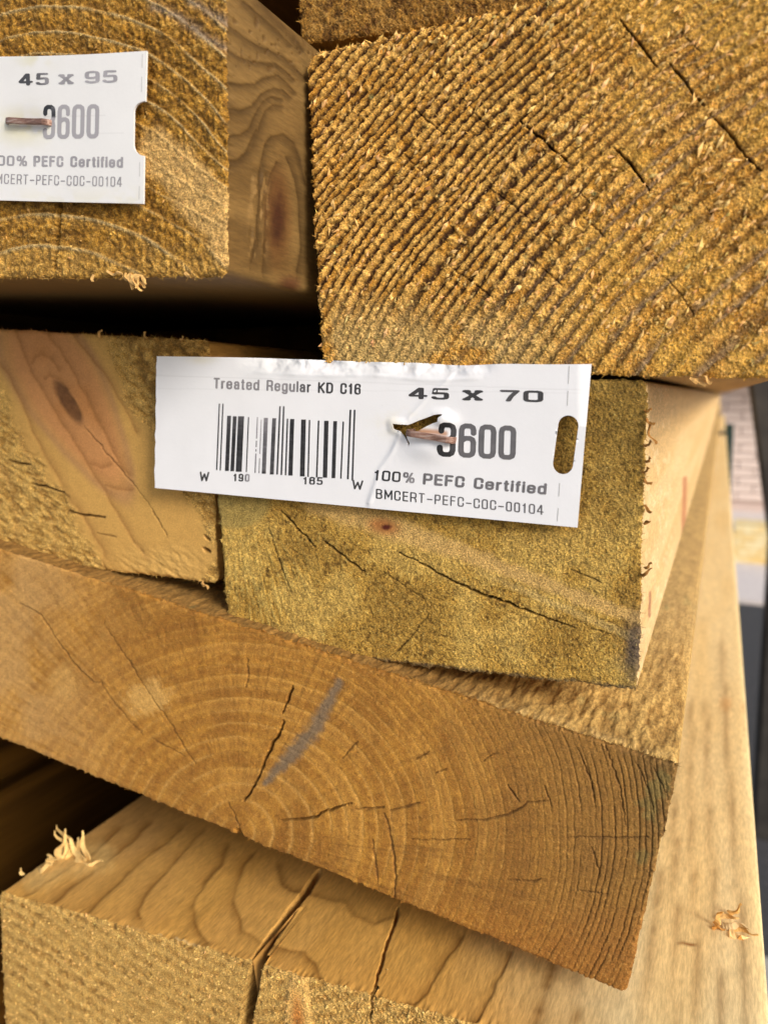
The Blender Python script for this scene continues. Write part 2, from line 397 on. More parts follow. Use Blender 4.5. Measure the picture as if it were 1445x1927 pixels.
bA = board('sawn_timber', 'thick yellow-brown beam end at the upper left, carrying the tag marked 45 x 95',
           [(-560, -40), (424, -62), (428, 519), (-560, 530)], .091, 1.6, face_A, side_A, dense={'right': (1.35, .0022, 1.0), 'bottom': (1.25, .004)}, ragged=.2,
           group='stacked timber beams')

# ================================================================== BEAM B  (upper right, ridged)
B_hi = lin(232, 184, 98); B_mid = lin(194, 139, 52); B_lo = lin(66, 38, 10)
B_cr = [[(1000, 60), (1060, 130), (1110, 200)], [(1150, 190), (1200, 250), (1255, 320)], [(1270, 340), (1330, 400), (1380, 470), (1425, 515)],
        [(985, 445), (1030, 490), (1090, 570)], [(530, 295), (570, 345), (612, 388)], [(700, 365), (760, 410), (800, 450), (850, 490)],
        [(600, 560), (660, 600), (720, 650), (760, 690)], [(770, 700), (830, 740)], [(1055, 710), (1080, 750), (1115, 785)], [(1130, 830), (1190, 890), (1230, 960)],
        [(1360, 630), (1400, 670), (1445, 705)], [(355, 465), (430, 540)], [(880, 580), (910, 610)], [(890, 650), (960, 715)], [(740, 780), (830, 860)],
        [(490, 800), (560, 850), (620, 895)], [(1240, 600), (1275, 640)], [(1180, 90), (1245, 160)], [(380, 325), (470, 400)]]
B_cr = [(conv(q, 1.5967, 540, 0), 2.1 if k in (0, 1, 2, 3, 5) else 1.4, 3.0 if k in (0, 1, 2, 3, 5) else 2.4) for k, q in enumerate(B_cr)]
def face_B(x, y):
    r = np.hypot(x-2700, y-1950); r = r + 16*(vn(r, r*0, 47, 113)-.5) + 26*(fbm(x, y, 240, 101, 2)-.5) + 6.5*(fbm(x, y, 10, 102, 3)-.5)
    ph = ringphase(r, [(1000, 60), (1700, 56), (1850, 50), (2050, 34), (2250, 23), (2450, 17.5), (2900, 15)])
    f = ph-np.floor(ph); ang = np.arctan2(y-1950, x-2700)*2400
    n1 = fbm(x, y, 14, 105, 4); n2 = fbm(x, y, 75, 106, 3); n3 = grit(x, y, 401); al = fbm(ang, np.floor(ph)*57.0, 26, 108, 4)
    crumb = sst(.58, .74, fbm(ang*.8, r*1.5, 9, 112, 3))
    ridge = sst(.22, .55, f)*sst(1.0, .86, f)*sst(.10, .36, al+.10)
    flat = sst(520, 640, y+.15*(x-600)*-.4)*sst(1150, 900, x)           # smoother, paler band low on the face
    rt = sst(980, 1250, x)                                             # wide soft rings to the right
    h = ridge*(.46+.34*(al-.5))*(1-.6*flat)*(1-.6*rt)*(.6+.8*n2) + (n1-.5)*.12 + (n3-.5)*.26*(1+.5*flat) + crumb*.20*(1-.4*flat)
    c = mixc(np.broadcast_to(B_mid, x.shape+(3,)), B_lo, np.clip((1-ridge)*(1.0-.5*flat-.35*rt)*sst(.05, .4, 1-n1+.1), 0, 1))
    c = mixc(c, B_hi, np.clip(ridge*sst(.30, .65, al)*.65*(1-.3*rt) + sst(.65, .85, n3)*.3 + crumb*.5, 0, 1))
    c = mixc(c, lin(182, 156, 100), flat*.75*sst(.3, .5, n2)); c = mixc(c, lin(214, 168, 74), rt*.5*sst(.4, .65, n2))
    # grey-mauve late wood bands in the lower right
    gb = np.exp(-((f-.02)/.16)**2)*sst(1000, 1300, x+.6*(y-300))*sst(.42, .6, fbm(ang*.25, r, 40, 109, 3))
    c = mixc(c, lin(156, 130, 100), np.clip(gb, 0, 1)*.75); h = h*(1-.6*gb)
    gr = sst(.74, .86, fbm(x, y, 26, 111, 3))*sst(.5, .7, n1); c = mixc(c, lin(112, 134, 92), gr*.5)
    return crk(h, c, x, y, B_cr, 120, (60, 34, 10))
def side_pale(base, dk, seed):
    def fn(side, x, y, U, Q):
        n = fbm(U*3, Q*.5, 5, seed, 4); n2 = fbm(U, Q*.06, 5, seed+1, 3)
        c = mixc(np.broadcast_to(base, x.shape+(3,)), dk, sst(.35, .7, n2)*.5)
        return (n-.5)*.06, c
    return fn
side_B = side_pale(lin(168, 128, 66), lin(140, 98, 40), 130)
bB = board('sawn_timber', 'large orange-brown beam end at the upper right, its face sawn into coarse slanting ridges',
           [(578, 104), (1500, -112), (1500, 715), (606, 690)], .1115, 3.2, face_B, side_B, dense={'left': (1.05, .004), 'top': (1.05, .01)}, ragged=.34, group='stacked timber beams')

# ================================================================== BEAM K  (behind, top)
def face_K(x, y):
    n1 = fbm(x, y, 10, 140, 4); n3 = grit(x, y, 402); n2 = fbm(x, y*2.2, 40, 142, 3); v = fbm(x, y*.3, 7, 143, 3)
    h = (n1-.5)*.3+(n3-.5)*.35+(v-.5)*.3
    c = mixc(np.broadcast_to(lin(150, 108, 42), x.shape+(3,)), lin(98, 64, 20), sst(.55, .3, n1)); c = mixc(c, lin(186, 146, 78), sst(.6, .8, n3)*.6+sst(.55, .7, n2)*.2)
    return h, c
bK = board('sawn_timber', 'beam end at the very top, partly hidden behind the ridged beam', [(536, -420), (1560, -560), (1560, -60), (566, 84)], .1185, 1.5, face_K,
           side_pale(lin(140, 102, 40), lin(110, 76, 26), 150), ragged=.25, group='stacked timber beams', dense={'bottom': (1.1, .005)})

# ================================================================== BEAM C  (left, knotty)
c5 = lambda pts: conv(pts, 3.284, 0, 600)
C_lines = [c5(q) for q in ([(90, 60), (130, 160), (200, 330), (300, 500), (420, 700), (540, 900), (660, 1090), (740, 1240), (830, 1390), (940, 1520)],
    [(0, 260), (60, 350), (200, 700), (330, 930), (440, 1130), (560, 1300), (640, 1450), (650, 1580)], [(290, 80), (370, 190), (430, 300), (520, 460), (610, 640), (720, 830)],
    [(120, 700), (150, 830), (220, 1010), (300, 1200), (330, 1350), (345, 1540)], [(0, 900), (60, 1050), (100, 1250), (95, 1500)], [(440, 90), (560, 230), (640, 340), (760, 540), (850, 720)],
    [(520, 440), (600, 620), (690, 800), (800, 990)], [(190, 280), (210, 230), (250, 210), (320, 240), (380, 330)], [(270, 370), (300, 345), (370, 370), (430, 450)],
    [(540, 900), (620, 920), (690, 900)], [(640, 1030), (730, 1055), (830, 1050)])]
C_cr = [(c5(q), w_*.75, d_*.8) for q, w_, d_ in (([(50, 875), (110, 895), (190, 900)], 2.2, 2), ([(190, 1015), (280, 1040), (390, 1070)], 2.4, 2.2), ([(420, 1190), (520, 1215), (650, 1225)], 2.2, 2),
    ([(600, 1328), (660, 1335), (710, 1345)], 1.8, 1.6), ([(520, 660), (640, 810), (760, 950), (850, 1050)], 1.2, .5), ([(850, 1050), (930, 1160), (1040, 1350)], 1.0, .4),
    ([(1260, 1340), (1285, 1360), (1300, 1370)], 4, 2.4), ([(1255, 1420), (1290, 1440)], 3.5, 2.2))]
def C_smooth(x, y):
    dd, _ = pdist(x, y, [(60, 580), (105, 700), (150, 800), (205, 880), (262, 985), (300, 1030)])
    sgn = dd + 34*(fbm(x, y, 40, 160, 3)-.5)
    return sst(118, 84, sgn)
def C_heart(x, y):
    ca, sa = math.cos(math.radians(60)), math.sin(math.radians(60)); u = (x-128)*ca+(y-745)*sa; v = -(x-128)*sa+(y-745)*ca
    return np.hypot(u/215, v/(74-.10*u)) + .10*(fbm(x, y, 60, 161, 3)-.5)
def C_pith(x, y):
    ca, sa = math.cos(math.radians(58)), math.sin(math.radians(58)); u = (x-128)*ca+(y-757)*sa; v = -(x-128)*sa+(y-757)*ca
    return np.hypot(u/46, v/13.5)
def face_C(x, y):
    s = C_smooth(x, y); hd = C_heart(x, y); pk = C_pith(x, y)+.22*(fbm(x, y, 12, 162, 3)-.5)
    n1 = fbm(x, y, 12, 163, 4); n3 = grit(x, y, 403); n2 = fbm(x, y, 70, 165, 3); di = fbm(x*.8+y*.55, (y*.8-x*.55)*2.6, 14, 166, 4)
    h = (1-s)*((n1-.5)*.18+(n3-.5)*.26+(di-.5)*.75)+s*(n1-.5)*.06
    right = sst(.0, .1, (x-.62*(y-615)-190)/300)*(1-s)
    c = np.broadcast_to(lin(190, 152, 80), x.shape+(3,)); c = mixc(c, lin(150, 110, 46), sst(.6, .3, di)*(1-s)*.8); c = mixc(c, lin(208, 174, 104), sst(.55, .75, n3)*(1-s)*.5)
    c = mixc(c, lin(132, 98, 44), right*sst(.7, .35, n1)*.85)
    c = mixc(c, lin(204, 158, 86), s*.8)
    c = mixc(c, lin(198, 138, 86), sst(1.12, .72, hd)*.85); c = mixc(c, lin(186, 124, 66), sst(.8, .3, hd)*.5*sst(.35, .6, n2))
    c = mixc(c, lin(162, 116, 86), np.exp(-((hd-1.0)/.10)**2)*.45)
    st = streaks(x, y, C_lines, 2.6, 8, 3, 167); c = mixc(c, lin(140, 92, 46), st*.55*(.45+.55*s)); h = h-st*.10
    c = mixc(c, lin(78, 48, 26), sst(1.25, .75, pk)*(.75+.3*(n1-.5))); h = h - sst(1.1, .7, pk)*(.22+.4*(n1-.5))
    lo = sst(1010, 1060, y+20*(n2-.5))*sst(150, 300, x)*sst(420, 330, x); h = h+lo*(di-.5)*.6; c = mixc(c, lin(206, 168, 98), lo*.4)
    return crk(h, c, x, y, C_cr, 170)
bC = board('sawn_timber', 'beam end at the left with a smooth pinkish patch and a dark oval knot', [(-380, 598), (391, 641), (408, 1098), (-380, 1010)], .1135, 1.3, face_C,
           side_pale(lin(150, 112, 56), lin(120, 82, 34), 175), dense={'top': (1.2, .005), 'right': (1.5, .005)}, ragged=.2, group='stacked timber beams',
           cuts=[('knot', 'dark oval knot in the pinkish wood', lambda x, y: C_pith(x, y) < 1.1, M_endsoft), ('smooth_patch', None, lambda x, y: C_smooth(x, y) > .5, M_endsoft)])

# ================================================================== BEAM E  (centre, 45 x 70)
cE = lambda pts: conv(pts, 1.642, 380, 900)
E_cr = [(cE(q), w_*.62, d_*.8) for q, w_, d_ in (([(610, 230), (700, 275), (800, 330), (880, 365), (960, 390), (1060, 430), (1150, 462)], 2.6, 3), ([(1200, 465), (1262, 482)], 2, 2.2),
    ([(240, 95), (290, 150), (350, 210)], 3, 1.8), ([(380, 195), (440, 245), (500, 290)], 2.6, 1.6), ([(560, 290), (620, 330), (690, 375)], 2, 1.6), ([(1140, 280), (1240, 325)], 2, 1.4),
    ([(205, 150), (240, 260), (275, 350)], 2, 1.2), ([(700, 420), (640, 500), (580, 555)], 1.8, 1.2))]
def face_E(x, y):
    n1 = fbm(x, y, 9, 200, 4); n3 = grit(x, y, 404); n2 = fbm(x, y, 80, 202, 3)
    th = np.arctan2(y-760, x-420); rr = np.hypot(x-420, y-760); rays = fbm(th*620, rr*.12, 6, 203, 3)
    fan = sst(720, 480, x)*sst(950, 1050, y)
    h = (n1-.5)*.08+(n3-.5)*.30+(rays-.5)*.26*fan+(n2-.5)*.3
    c = np.broadcast_to(lin(178, 140, 62), x.shape+(3,)); c = mixc(c, lin(98, 70, 24), sst(.50, .30, n1*.5+n3*.5)*.9); c = mixc(c, lin(200, 176, 100), sst(.62, .85, n3)*.55+sst(.55, .72, rays)*fan*.4)
    c = mixc(c, lin(206, 174, 96), sst(.5, .7, n2)*.4); c = mixc(c, lin(120, 88, 32), sst(.5, .3, n2)*.4); c = mixc(c, lin(112, 90, 38), sst(1000, 1180, x)*sst(1000, 760, y)*.55)  # last mix paints the ridged beam's shadow into the upper right
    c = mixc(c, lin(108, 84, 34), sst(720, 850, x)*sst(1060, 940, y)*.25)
    # pale band with the small red knot
    b1, _ = pdist(x, y, [(600, 945), (660, 965), (730, 990), (860, 1035), (960, 1075), (1080, 1120), (1210, 1170)])
    b1 = b1+12*(fbm(x, y, 20, 204, 3)-.5); wd = np.interp(x, [600, 720, 850, 1200], [26, 24, 17, 12])
    bb = sst(1.4, .5, b1/wd); c = mixc(c, lin(196, 160, 96), bb*.9); h = h*(1-.5*bb)
    c = mixc(c, lin(160, 92, 44), sst(44, 10, np.hypot(x-722, (y-990)*1.9-.3*(x-722)))*.75)
    c = mixc(c, lin(84, 32, 22), sst(13, 5, np.hypot(x-727, (y-992)*1.6)+5*(n1-.5)))
    b2 = sst(12, 3, abs(y-(1075+.43*(x-900)))+6*(n1-.5))*sst(860, 980, x); c = mixc(c, lin(196, 168, 106), b2*.5)
    # smooth grey-green rounded patch, upper left
    sm = sst(1.1, .85, np.hypot((x-440)/70, (y-945)/52)+.12*(n2-.5)); h = h*(1-.85*sm); c = mixc(c, lin(150, 130, 72), sm*.8)
    # blue-black stain in the lower right corner and along the bottom
    stn = sst(62, 8, np.hypot((x-1205)*1.05, (y-1225)*.62)+34*(fbm(x, y, 18, 206, 4)-.5)); be, _ = pdist(x, y, [(700, 1244), (860, 1262), (1000, 1279), (1195, 1297)])
    stn = np.maximum(stn, sst(11, 2, be+8*(n1-.5))*.75); c = mixc(c, lin(74, 66, 62), np.clip(stn, 0, 1)*.85)
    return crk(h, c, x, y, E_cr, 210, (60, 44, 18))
def side_E(side, x, y, U, Q):
    n = fbm(U*3, Q*.4, 5, 215, 4); n2 = fbm(U, Q*.04, 5, 216, 3); n4 = fbm(x*1.5, y*.6, 8, 217, 4)
    c = mixc(np.broadcast_to(lin(222, 188, 134), x.shape+(3,)), lin(206, 168, 106), sst(.35, .7, n2)*.6); h = (n-.5)*.05
    if side == 'right':
        c = mixc(c, lin(240, 216, 170), sst(.55, .7, n4)*.4*sst(60, 5, abs(x-1240))); h = h+(n4-.5)*.12*sst(1270, 1220, x)
        rs, _ = pdist(x, y, [(1289, 900), (1287, 960), (1286, 1010)]); c = mixc(c, lin(176, 104, 66), sst(7, 1, rs)*.8)
        rs, _ = pdist(x, y, [(1223, 1115), (1222, 1160)]); c = mixc(c, lin(150, 84, 60), sst(4, 1, rs)*.7)
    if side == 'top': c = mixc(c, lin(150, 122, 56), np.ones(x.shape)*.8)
    return h, c
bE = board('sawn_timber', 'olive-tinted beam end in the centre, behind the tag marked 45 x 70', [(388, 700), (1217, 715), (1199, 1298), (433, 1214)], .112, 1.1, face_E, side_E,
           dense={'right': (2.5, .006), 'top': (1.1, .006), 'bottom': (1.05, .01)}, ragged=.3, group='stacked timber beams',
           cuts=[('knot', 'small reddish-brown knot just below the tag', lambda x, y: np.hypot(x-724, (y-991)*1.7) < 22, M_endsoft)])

# ================================================================== PLANK F  (rolled, with the pith at its lower edge)
c7 = lambda pts: conv(pts, 2.007, 0, 1040); c8 = lambda pts: conv(pts, 1.795, 640, 1240)
F_cr = [(c7(q), w_*.62, d_*.8) for q, w_, d_ in (([(1105, 505), (1085, 560), (1068, 605)], 3.2, 3), ([(1072, 635), (1050, 690), (1030, 720), (1022, 745), (1000, 780), (985, 830), (960, 880), (920, 940)], 3.6, 3.4),
    ([(390, 265), (480, 400), (560, 530), (640, 640), (710, 760), (740, 800)], 1.3, .8), ([(75, 190), (155, 235), (220, 340), (290, 430), (350, 490), (385, 495)], 1.6, 1.3), ([(385, 495), (440, 580), (540, 690)], 1.1, .6),
    ([(940, 400), (930, 510)], 2, 1.4), ([(860, 940), (890, 1000), (905, 1050)], 1.8, 1.2), ([(1060, 1012), (1200, 1000), (1210, 985), (1330, 945)], 2.4, 2), ([(1340, 970), (1445, 965)], 2.2, 1.8),
    ([(1290, 780), (1350, 710)], 1.8, 1.4), ([(570, 700), (700, 770)], 1.2, .8))]
F_cr += [(c8(q), w_*.58, d_*.6) for q, w_, d_ in (([(80, 515), (150, 500)], 2.4, 2), ([(165, 515), (270, 488)], 2.4, 2), ([(390, 545), (480, 545), (560, 530), (610, 505), (630, 485), (710, 480)], 2.3, 1.2),
    ([(240, 612), (440, 610)], 1.6, 1.2), ([(770, 603), (900, 605), (1040, 603)], 1.8, 1.6), ([(560, 750), (610, 748), (650, 750), (682, 745)], 2, 1.6), ([(800, 785), (900, 795)], 1.4, 1),
    ([(565, 425), (600, 480)], 2.4, 1.8), ([(690, 425), (712, 500)], 2.4, 1.8), ([(850, 640), (880, 740)], 1.6, 1), ([(320, 385), (360, 372)], 1.5, 1), ([(480, 350), (530, 315)], 1.5, 1),
    ([(250, 345), (300, 315)], 1.5, 1), ([(150, 520), (175, 620), (188, 740), (180, 830)], 3.5, .35), ([(110, 610), (128, 760)], 3, .25), ([(800, 300), (850, 420), (862, 480)], 1.8, 1.4), ([(1000, 350), (1040, 440), (1060, 520)], 1.8, 1.5),
    ([(895, 290), (940, 420), (965, 560)], 1.8, 1.4), ([(1060, 370), (1100, 460)], 1.8, 1.5))]
def face_F(x, y):
    dx, dy = x-448, y-1566
    r = np.hypot(dx*np.where(dx < 0, .98, .93), dy*1.06) + 10*(fbm(x, y, 130, 230, 3)-.5) + 3*(fbm(x, y, 22, 231, 2)-.5)
    ph = ringphase(r, [(0, 34), (120, 33), (260, 24), (420, 18), (560, 12.5), (700, 10.5), (1200, 10)])
    f = ph-np.floor(ph); th = np.arctan2(dy, dx)
    n1 = fbm(x, y, 8, 232, 4); n3 = grit(x, y, 405); n2 = fbm(x, y, 90, 234, 3); rays = fbm(th*520, r*.10, 6, 235, 3)
    sel = vn(ph*0+np.floor(ph)*7.3, th*2.2, 1.3, 236)                   # some rings checked open, some not
    line = np.exp(-((f-.92)/.09)**2)+np.exp(-((f+.08)/.09)**2)
    outer = sst(430, 680, r)*(dx > 0)
    late = line*(.15+.85*outer*sst(.35, .75, vn(np.floor(ph)*7.3, th*9, 1.1, 246)*.6+sel*.4))
    h = (n1-.5)*.04+(n3-.5)*.15+(rays-.5)*.10 - late*.26*outer-.06*line*(1-outer)
    cen = line*(1-outer)*sst(560, 60, r)*sst(.3, .55, n2)
    warm = lin(184, 132, 52); c = mixc(np.broadcast_to(warm, x.shape+(3,)), lin(150, 100, 34), sst(.58, .32, n1)*.6+sst(.6, .35, rays)*.2)
    c = mixc(c, lin(140, 94, 34), sst(.55, .3, fbm(x, y, 70, 245, 4))*.6)
    bandv = vn(np.floor(ph)*3.7, th*1.2, 1.0, 247); c = mixc(c, lin(216, 166, 84), sst(.5, .8, bandv)*.20*(1-.6*outer)); c = mixc(c, lin(128, 82, 28), sst(.45, .15, bandv)*.32)
    c = mixc(c, lin(118, 78, 28), sst(.42, .2, fbm(th*260, r*.05, 8, 248, 3))*.5)
    c = mixc(c, lin(206, 160, 92), sst(330, 0, x)*sst(.25, .6, rays)*.45)
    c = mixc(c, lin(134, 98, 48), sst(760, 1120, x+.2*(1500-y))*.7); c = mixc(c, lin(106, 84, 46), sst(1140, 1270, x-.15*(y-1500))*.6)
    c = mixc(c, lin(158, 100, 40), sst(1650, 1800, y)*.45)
    c = mixc(c, lin(206, 158, 84), np.clip(sst(.6, .85, n3)*.35+cen*.55, 0, 1)); c = mixc(c, lin(146, 96, 40), np.exp(-((f-.45)/.2)**2)*(1-outer)*.35)
    c = mixc(c, lin(196, 156, 98), sst(260, 20, x)*.5*sst(.3, .6, n2))
    c = mixc(c, lin(88, 54, 22), np.clip(late, 0, 1)*.6*(.2+.8*outer))
    c = mixc(c, lin(216, 172, 98), sst(1.25, .6, np.hypot((x-278)/44, (y-1312)/34)+.9*(n1-.5)+.9*(rays-.5))*.6)
    c = mixc(c, lin(206, 162, 92), sst(1.3, .6, np.hypot((x-120)/26, (y-1285)/32)+.9*(n1-.5)+.9*(rays-.5))*.5)
    g, t = pdist(x, y, [(638, 1285), (590, 1375), (540, 1430), (498, 1476)]); wg = 5+13*np.sin(np.pi*np.clip(t*.85+.12, 0, 1))
    c = mixc(c, lin(124, 104, 80), sst(1.35, .2, g/wg+.8*(n1-.5)+.3*(n2-.5))*.95)
    c = mixc(c, lin(118, 126, 74), sst(.62, .8, fbm(x, y, 24, 238, 3)+.35*sst(60, 10, np.hypot(x-1232, (y-1495)*.6))+.25*sst(45, 10, np.hypot(x-1230, y-1610))-.16)*.25*(x > 1180))
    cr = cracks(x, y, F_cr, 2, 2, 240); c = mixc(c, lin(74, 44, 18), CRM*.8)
    nd, _ = pdist(x, y, [(449, 1600), (451, 1575), (446, 1562)]); cr = np.maximum(cr, 5*sst(11, 3, nd+ (1600-y)*.12)*(y > 1560))
    return h-cr, c
def side_F(side, x, y, U, Q):
    n = fbm(U*1.6, Q*.5, 2.0, 250, 4); n4 = fbm(U*3, Q*.9, 2.5, 251, 4); n2 = fbm(U, Q*.1, 6, 252, 3)
    c = mixc(np.broadcast_to(lin(190, 154, 88), x.shape+(3,)), lin(134, 98, 46), sst(.55, .3, n)*.6); h = (n4-.5)*.08
    if side == 'top':
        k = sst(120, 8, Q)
        h = h + ((n-.5)*.75+(n4-.5)*.4)*k; c = mixc(c, lin(126, 90, 42), sst(1150, 800, x)*.8); c = mixc(c, lin(204, 170, 108), sst(5, 0, Q)*.6*sst(.4, .6, n4)*sst(800, 1000, x)); c = mixc(c, lin(194, 166, 112), sst(15, 90, Q)*.6)  # shade under the beams above painted in: darker towards the left
        c = mixc(c, lin(118, 128, 84), sst(.74, .9, fbm(U, Q*.3, 3, 253, 3))*.3)
    if side == 'bottom': c = mixc(c, lin(120, 84, 40), np.ones(x.shape)*.5)
    return h, c
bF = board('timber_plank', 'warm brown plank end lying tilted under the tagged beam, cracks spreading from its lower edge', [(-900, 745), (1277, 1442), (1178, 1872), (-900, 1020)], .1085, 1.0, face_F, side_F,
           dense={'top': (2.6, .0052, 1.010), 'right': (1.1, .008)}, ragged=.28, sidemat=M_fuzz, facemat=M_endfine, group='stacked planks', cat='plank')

# ================================================================== PLANK G  (bottom, split)
c9 = lambda pts: conv(pts, 1.9013, 0, 1380); c55 = lambda pts: conv(pts, 2.649, 1200, 1200)
G_lines = [c9(q) for q in ([(310, 645), (400, 560), (460, 500), (520, 450), (590, 390), (660, 330)], [(505, 665), (497, 640), (510, 590), (560, 530), (640, 440), (730, 335)],
    [(745, 755), (715, 715), (695, 665), (687, 620), (720, 550), (760, 500), (790, 470), (820, 390)], [(935, 755), (900, 725), (862, 710), (858, 670), (828, 600), (850, 530), (870, 470), (915, 420)],
    [(1150, 890), (1130, 820), (1090, 785), (1040, 780), (970, 765)], [(90, 585), (190, 520), (330, 430), (440, 330)], [(190, 605), (300, 520), (420, 430), (550, 315)],
    [(990, 470), (1005, 530), (1040, 560), (1120, 580), (1230, 600), (1270, 650), (1330, 680), (1445, 650)])]
G_lines += [c8(q) for q in ([(190, 1190), (240, 1170), (290, 1130), (330, 1060), (370, 1000), (420, 930)], [(440, 1260), (510, 1130), (550, 1050), (580, 990)], [(655, 1260), (680, 1150), (710, 1060), (740, 1000)],
    [(785, 1260), (812, 1110), (830, 1000)])]
G_lines += [c55(q) for q in ([(45, 1950), (60, 1650), (78, 1450), (120, 1150)], [(188, 1950), (200, 1500), (190, 1000), (180, 800), (178, 600)], [(300, 1950), (297, 1400), (270, 1000), (262, 600), (270, 300)],
    [(412, 1950), (400, 1400), (368, 1000), (345, 600), (345, 300)], [(552, 1950), (520, 1400), (480, 950), (450, 600), (432, 300), (425, 0)])]
G_slot = c9([(1135, 505), (1100, 560), (1040, 640), (985, 715), (940, 780), (918, 830), (905, 900), (890, 980), (878, 1060)])
G_slit = c9([(1425, 630), (1405, 700), (1380, 770), (1350, 870), (1328, 960), (1325, 1040)])
def slotw(x, y):
    m = near(x, y, G_slot, 25); v = np.zeros(x.shape)
    xx = x[m]+5*(fbm(x[m], y[m], 30, 260, 2)-.5); q, t = pdist(xx, y[m], G_slot)
    v[m] = sst(1.25, .8, q/np.interp(t, [0, .3, .6, 1], [4.5, 6.5, 9, 9.5])); return v
def face_G(x, y):
    r = y-.52*x-.00022*np.maximum(0, 470-x)**2*-1.0; r = r+14*(fbm(x, y, 100, 261, 3)-.5)
    r = np.where(x > 480, y+.25*x+30*(fbm(x, y, 60, 270, 2)-.5), r)
    f = (r/24+.5*fbm(x, y, 40, 269, 2)) % 1; n1 = fbm(x, y, 11, 262, 4); n3 = grit(x, y, 406); ri = np.exp(-((f-.5)/.22)**2)
    coarse = sst(480, 560, x)
    pits = sst(.35, .6, fbm(x, y, 34, 281, 3))*sst(.52, .80, vn(x*.8, y, 5.5, 278))*sst(.75, .2, ri)*(1-coarse); h = (n1-.5)*(.10+.35*coarse)+(n3-.5)*(.16+.4*coarse)-pits*.28
    c = mixc(np.broadcast_to(lin(196, 156, 84), x.shape+(3,)), lin(136, 94, 34), np.clip((1-ri)*.6*sst(.3, .6, 1-n1), 0, 1)); c = mixc(c, lin(220, 182, 108), sst(.6, .85, n3)*.7+ri*.2)
    c = mixc(c, lin(100, 62, 18), pits*.6); c = mixc(c, lin(178, 142, 76), (1-coarse)*.35*sst(.35, .6, fbm(x, y, 50, 279, 3)))
    kn = np.hypot((x-562-.06*(y-1900))/21, (y-1915)/74)+.3*(fbm(x, y*.3, 12, 277, 3)-.5); c = mixc(c, lin(210, 168, 96), sst(1.7, .9, kn)); c = mixc(c, lin(184, 118, 52), sst(.95, .1, kn)*.9); h = h*sst(.9, 1.3, kn)+.35*sst(1.3, .9, kn)
    return h-16*slotw(x, y)-cracks(x, y, [(G_slit, 1.9, 6)], 3, 3, 268), mixc(c, lin(96, 60, 20), slotw(x, y))  # darkness inside the slot painted into the colour
def side_G(side, x, y, U, Q):
    n = fbm(U*3, Q*.6, 3, 271, 4); n2 = fbm(U, Q*.08, 8, 272, 3); n4 = fbm(x*1.2, y*.5, 9, 273, 4)
    c = mixc(np.broadcast_to(lin(244, 220, 164), x.shape+(3,)), lin(236, 204, 138), sst(.3, .7, n2)*.6); h = (n-.5)*.04
    if side == 'top':
        k = sst(1300, 850, x+.35*(1927-y)); c = mixc(c, lin(210, 150, 56), k*.85); c = mixc(c, lin(176, 138, 88), k*sst(420, 250, x)*sst(1720, 1560, y)*.5)
        st = streaks(x, y, G_lines, 3, 10, 3, 274); sh = np.where(x > 1160, .55, .8)
        c = mixc(c, lin(126, 82, 28), st*sh); h = h-st*.14+(n4-.5)*.12
        blot = sst(.4, .7, fbm(x, y*1.5, 70, 275, 3)); c = mixc(c, lin(214, 164, 84), blot*k*.35)
        sp = sst(40, 10, pdist(x, y, [(70, 1650), (120, 1625), (190, 1615)])[0]+18*(n4-.5)); c = mixc(c, lin(224, 188, 118), sp*.55); h = h+sp*.5*n4
        ed = sst(.9, 0, Q)*sst(.45, .6, fbm(x, y, 20, 276, 3))*sst(230, 300, x)*sst(420, 380, x); c = mixc(c, lin(216, 186, 126), ed)
        c = mixc(c, lin(206, 150, 84), sst(16, 4, np.hypot(x-1366, (y-1325)*.8))*.6+sst(14, 4, np.hypot(x-1405, (y-1330)*.6))*.4)
        m_, _ = pdist(x, y, [(1278, 1770), (1292, 1776), (1306, 1783)]); c = mixc(c, lin(132, 86, 36), sst(4, 1.5, m_))
        h = h-16*slotw(x, y)-cracks(x, y, [(G_slit, 1.9, 6)], 3, 3, 268); c = mixc(c, lin(96, 60, 20), slotw(x, y))  # slot's inner shade painted into the top's colour as well
    if side == 'right': c = mixc(c, lin(222, 200, 150), np.ones(x.shape)*.8)
    return h, c
bG = board('timber_plank', 'split golden plank at the bottom with a wide crack running back along its top', [(-3, 1679), (1462, 2090), (1420, 2460), (20, 2200)], .0995, 1.5, face_G, side_G,
           dense={'top': (9, .0024, 1.016), 'left': (1.2, .006)}, ragged=.22, group='stacked planks', cat='plank')

# ================================================================== further timber, and pieces added to shut out sky light
def face_plain(x, y):
    n1 = fbm(x, y, 11, 300, 4); c = mixc(np.broadcast_to(lin(168, 126, 56), x.shape+(3,)), lin(116, 80, 28), sst(.55, .3, n1)); return (n1-.5)*.4, c
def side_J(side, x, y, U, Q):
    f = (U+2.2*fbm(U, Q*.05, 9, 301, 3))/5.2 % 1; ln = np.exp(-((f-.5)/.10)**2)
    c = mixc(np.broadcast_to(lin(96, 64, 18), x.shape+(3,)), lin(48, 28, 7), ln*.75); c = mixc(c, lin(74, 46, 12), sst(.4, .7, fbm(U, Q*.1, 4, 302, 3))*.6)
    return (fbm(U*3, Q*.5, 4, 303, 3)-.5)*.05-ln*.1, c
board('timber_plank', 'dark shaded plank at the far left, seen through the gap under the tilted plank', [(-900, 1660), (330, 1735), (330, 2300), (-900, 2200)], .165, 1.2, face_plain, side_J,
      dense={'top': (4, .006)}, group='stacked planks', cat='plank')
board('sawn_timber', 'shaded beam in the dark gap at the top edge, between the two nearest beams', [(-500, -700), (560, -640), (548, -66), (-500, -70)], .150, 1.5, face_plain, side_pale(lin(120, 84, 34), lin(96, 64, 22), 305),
      dense={'bottom': (1.6, .01), 'right': (1.3, .01)}, group='stacked timber beams')
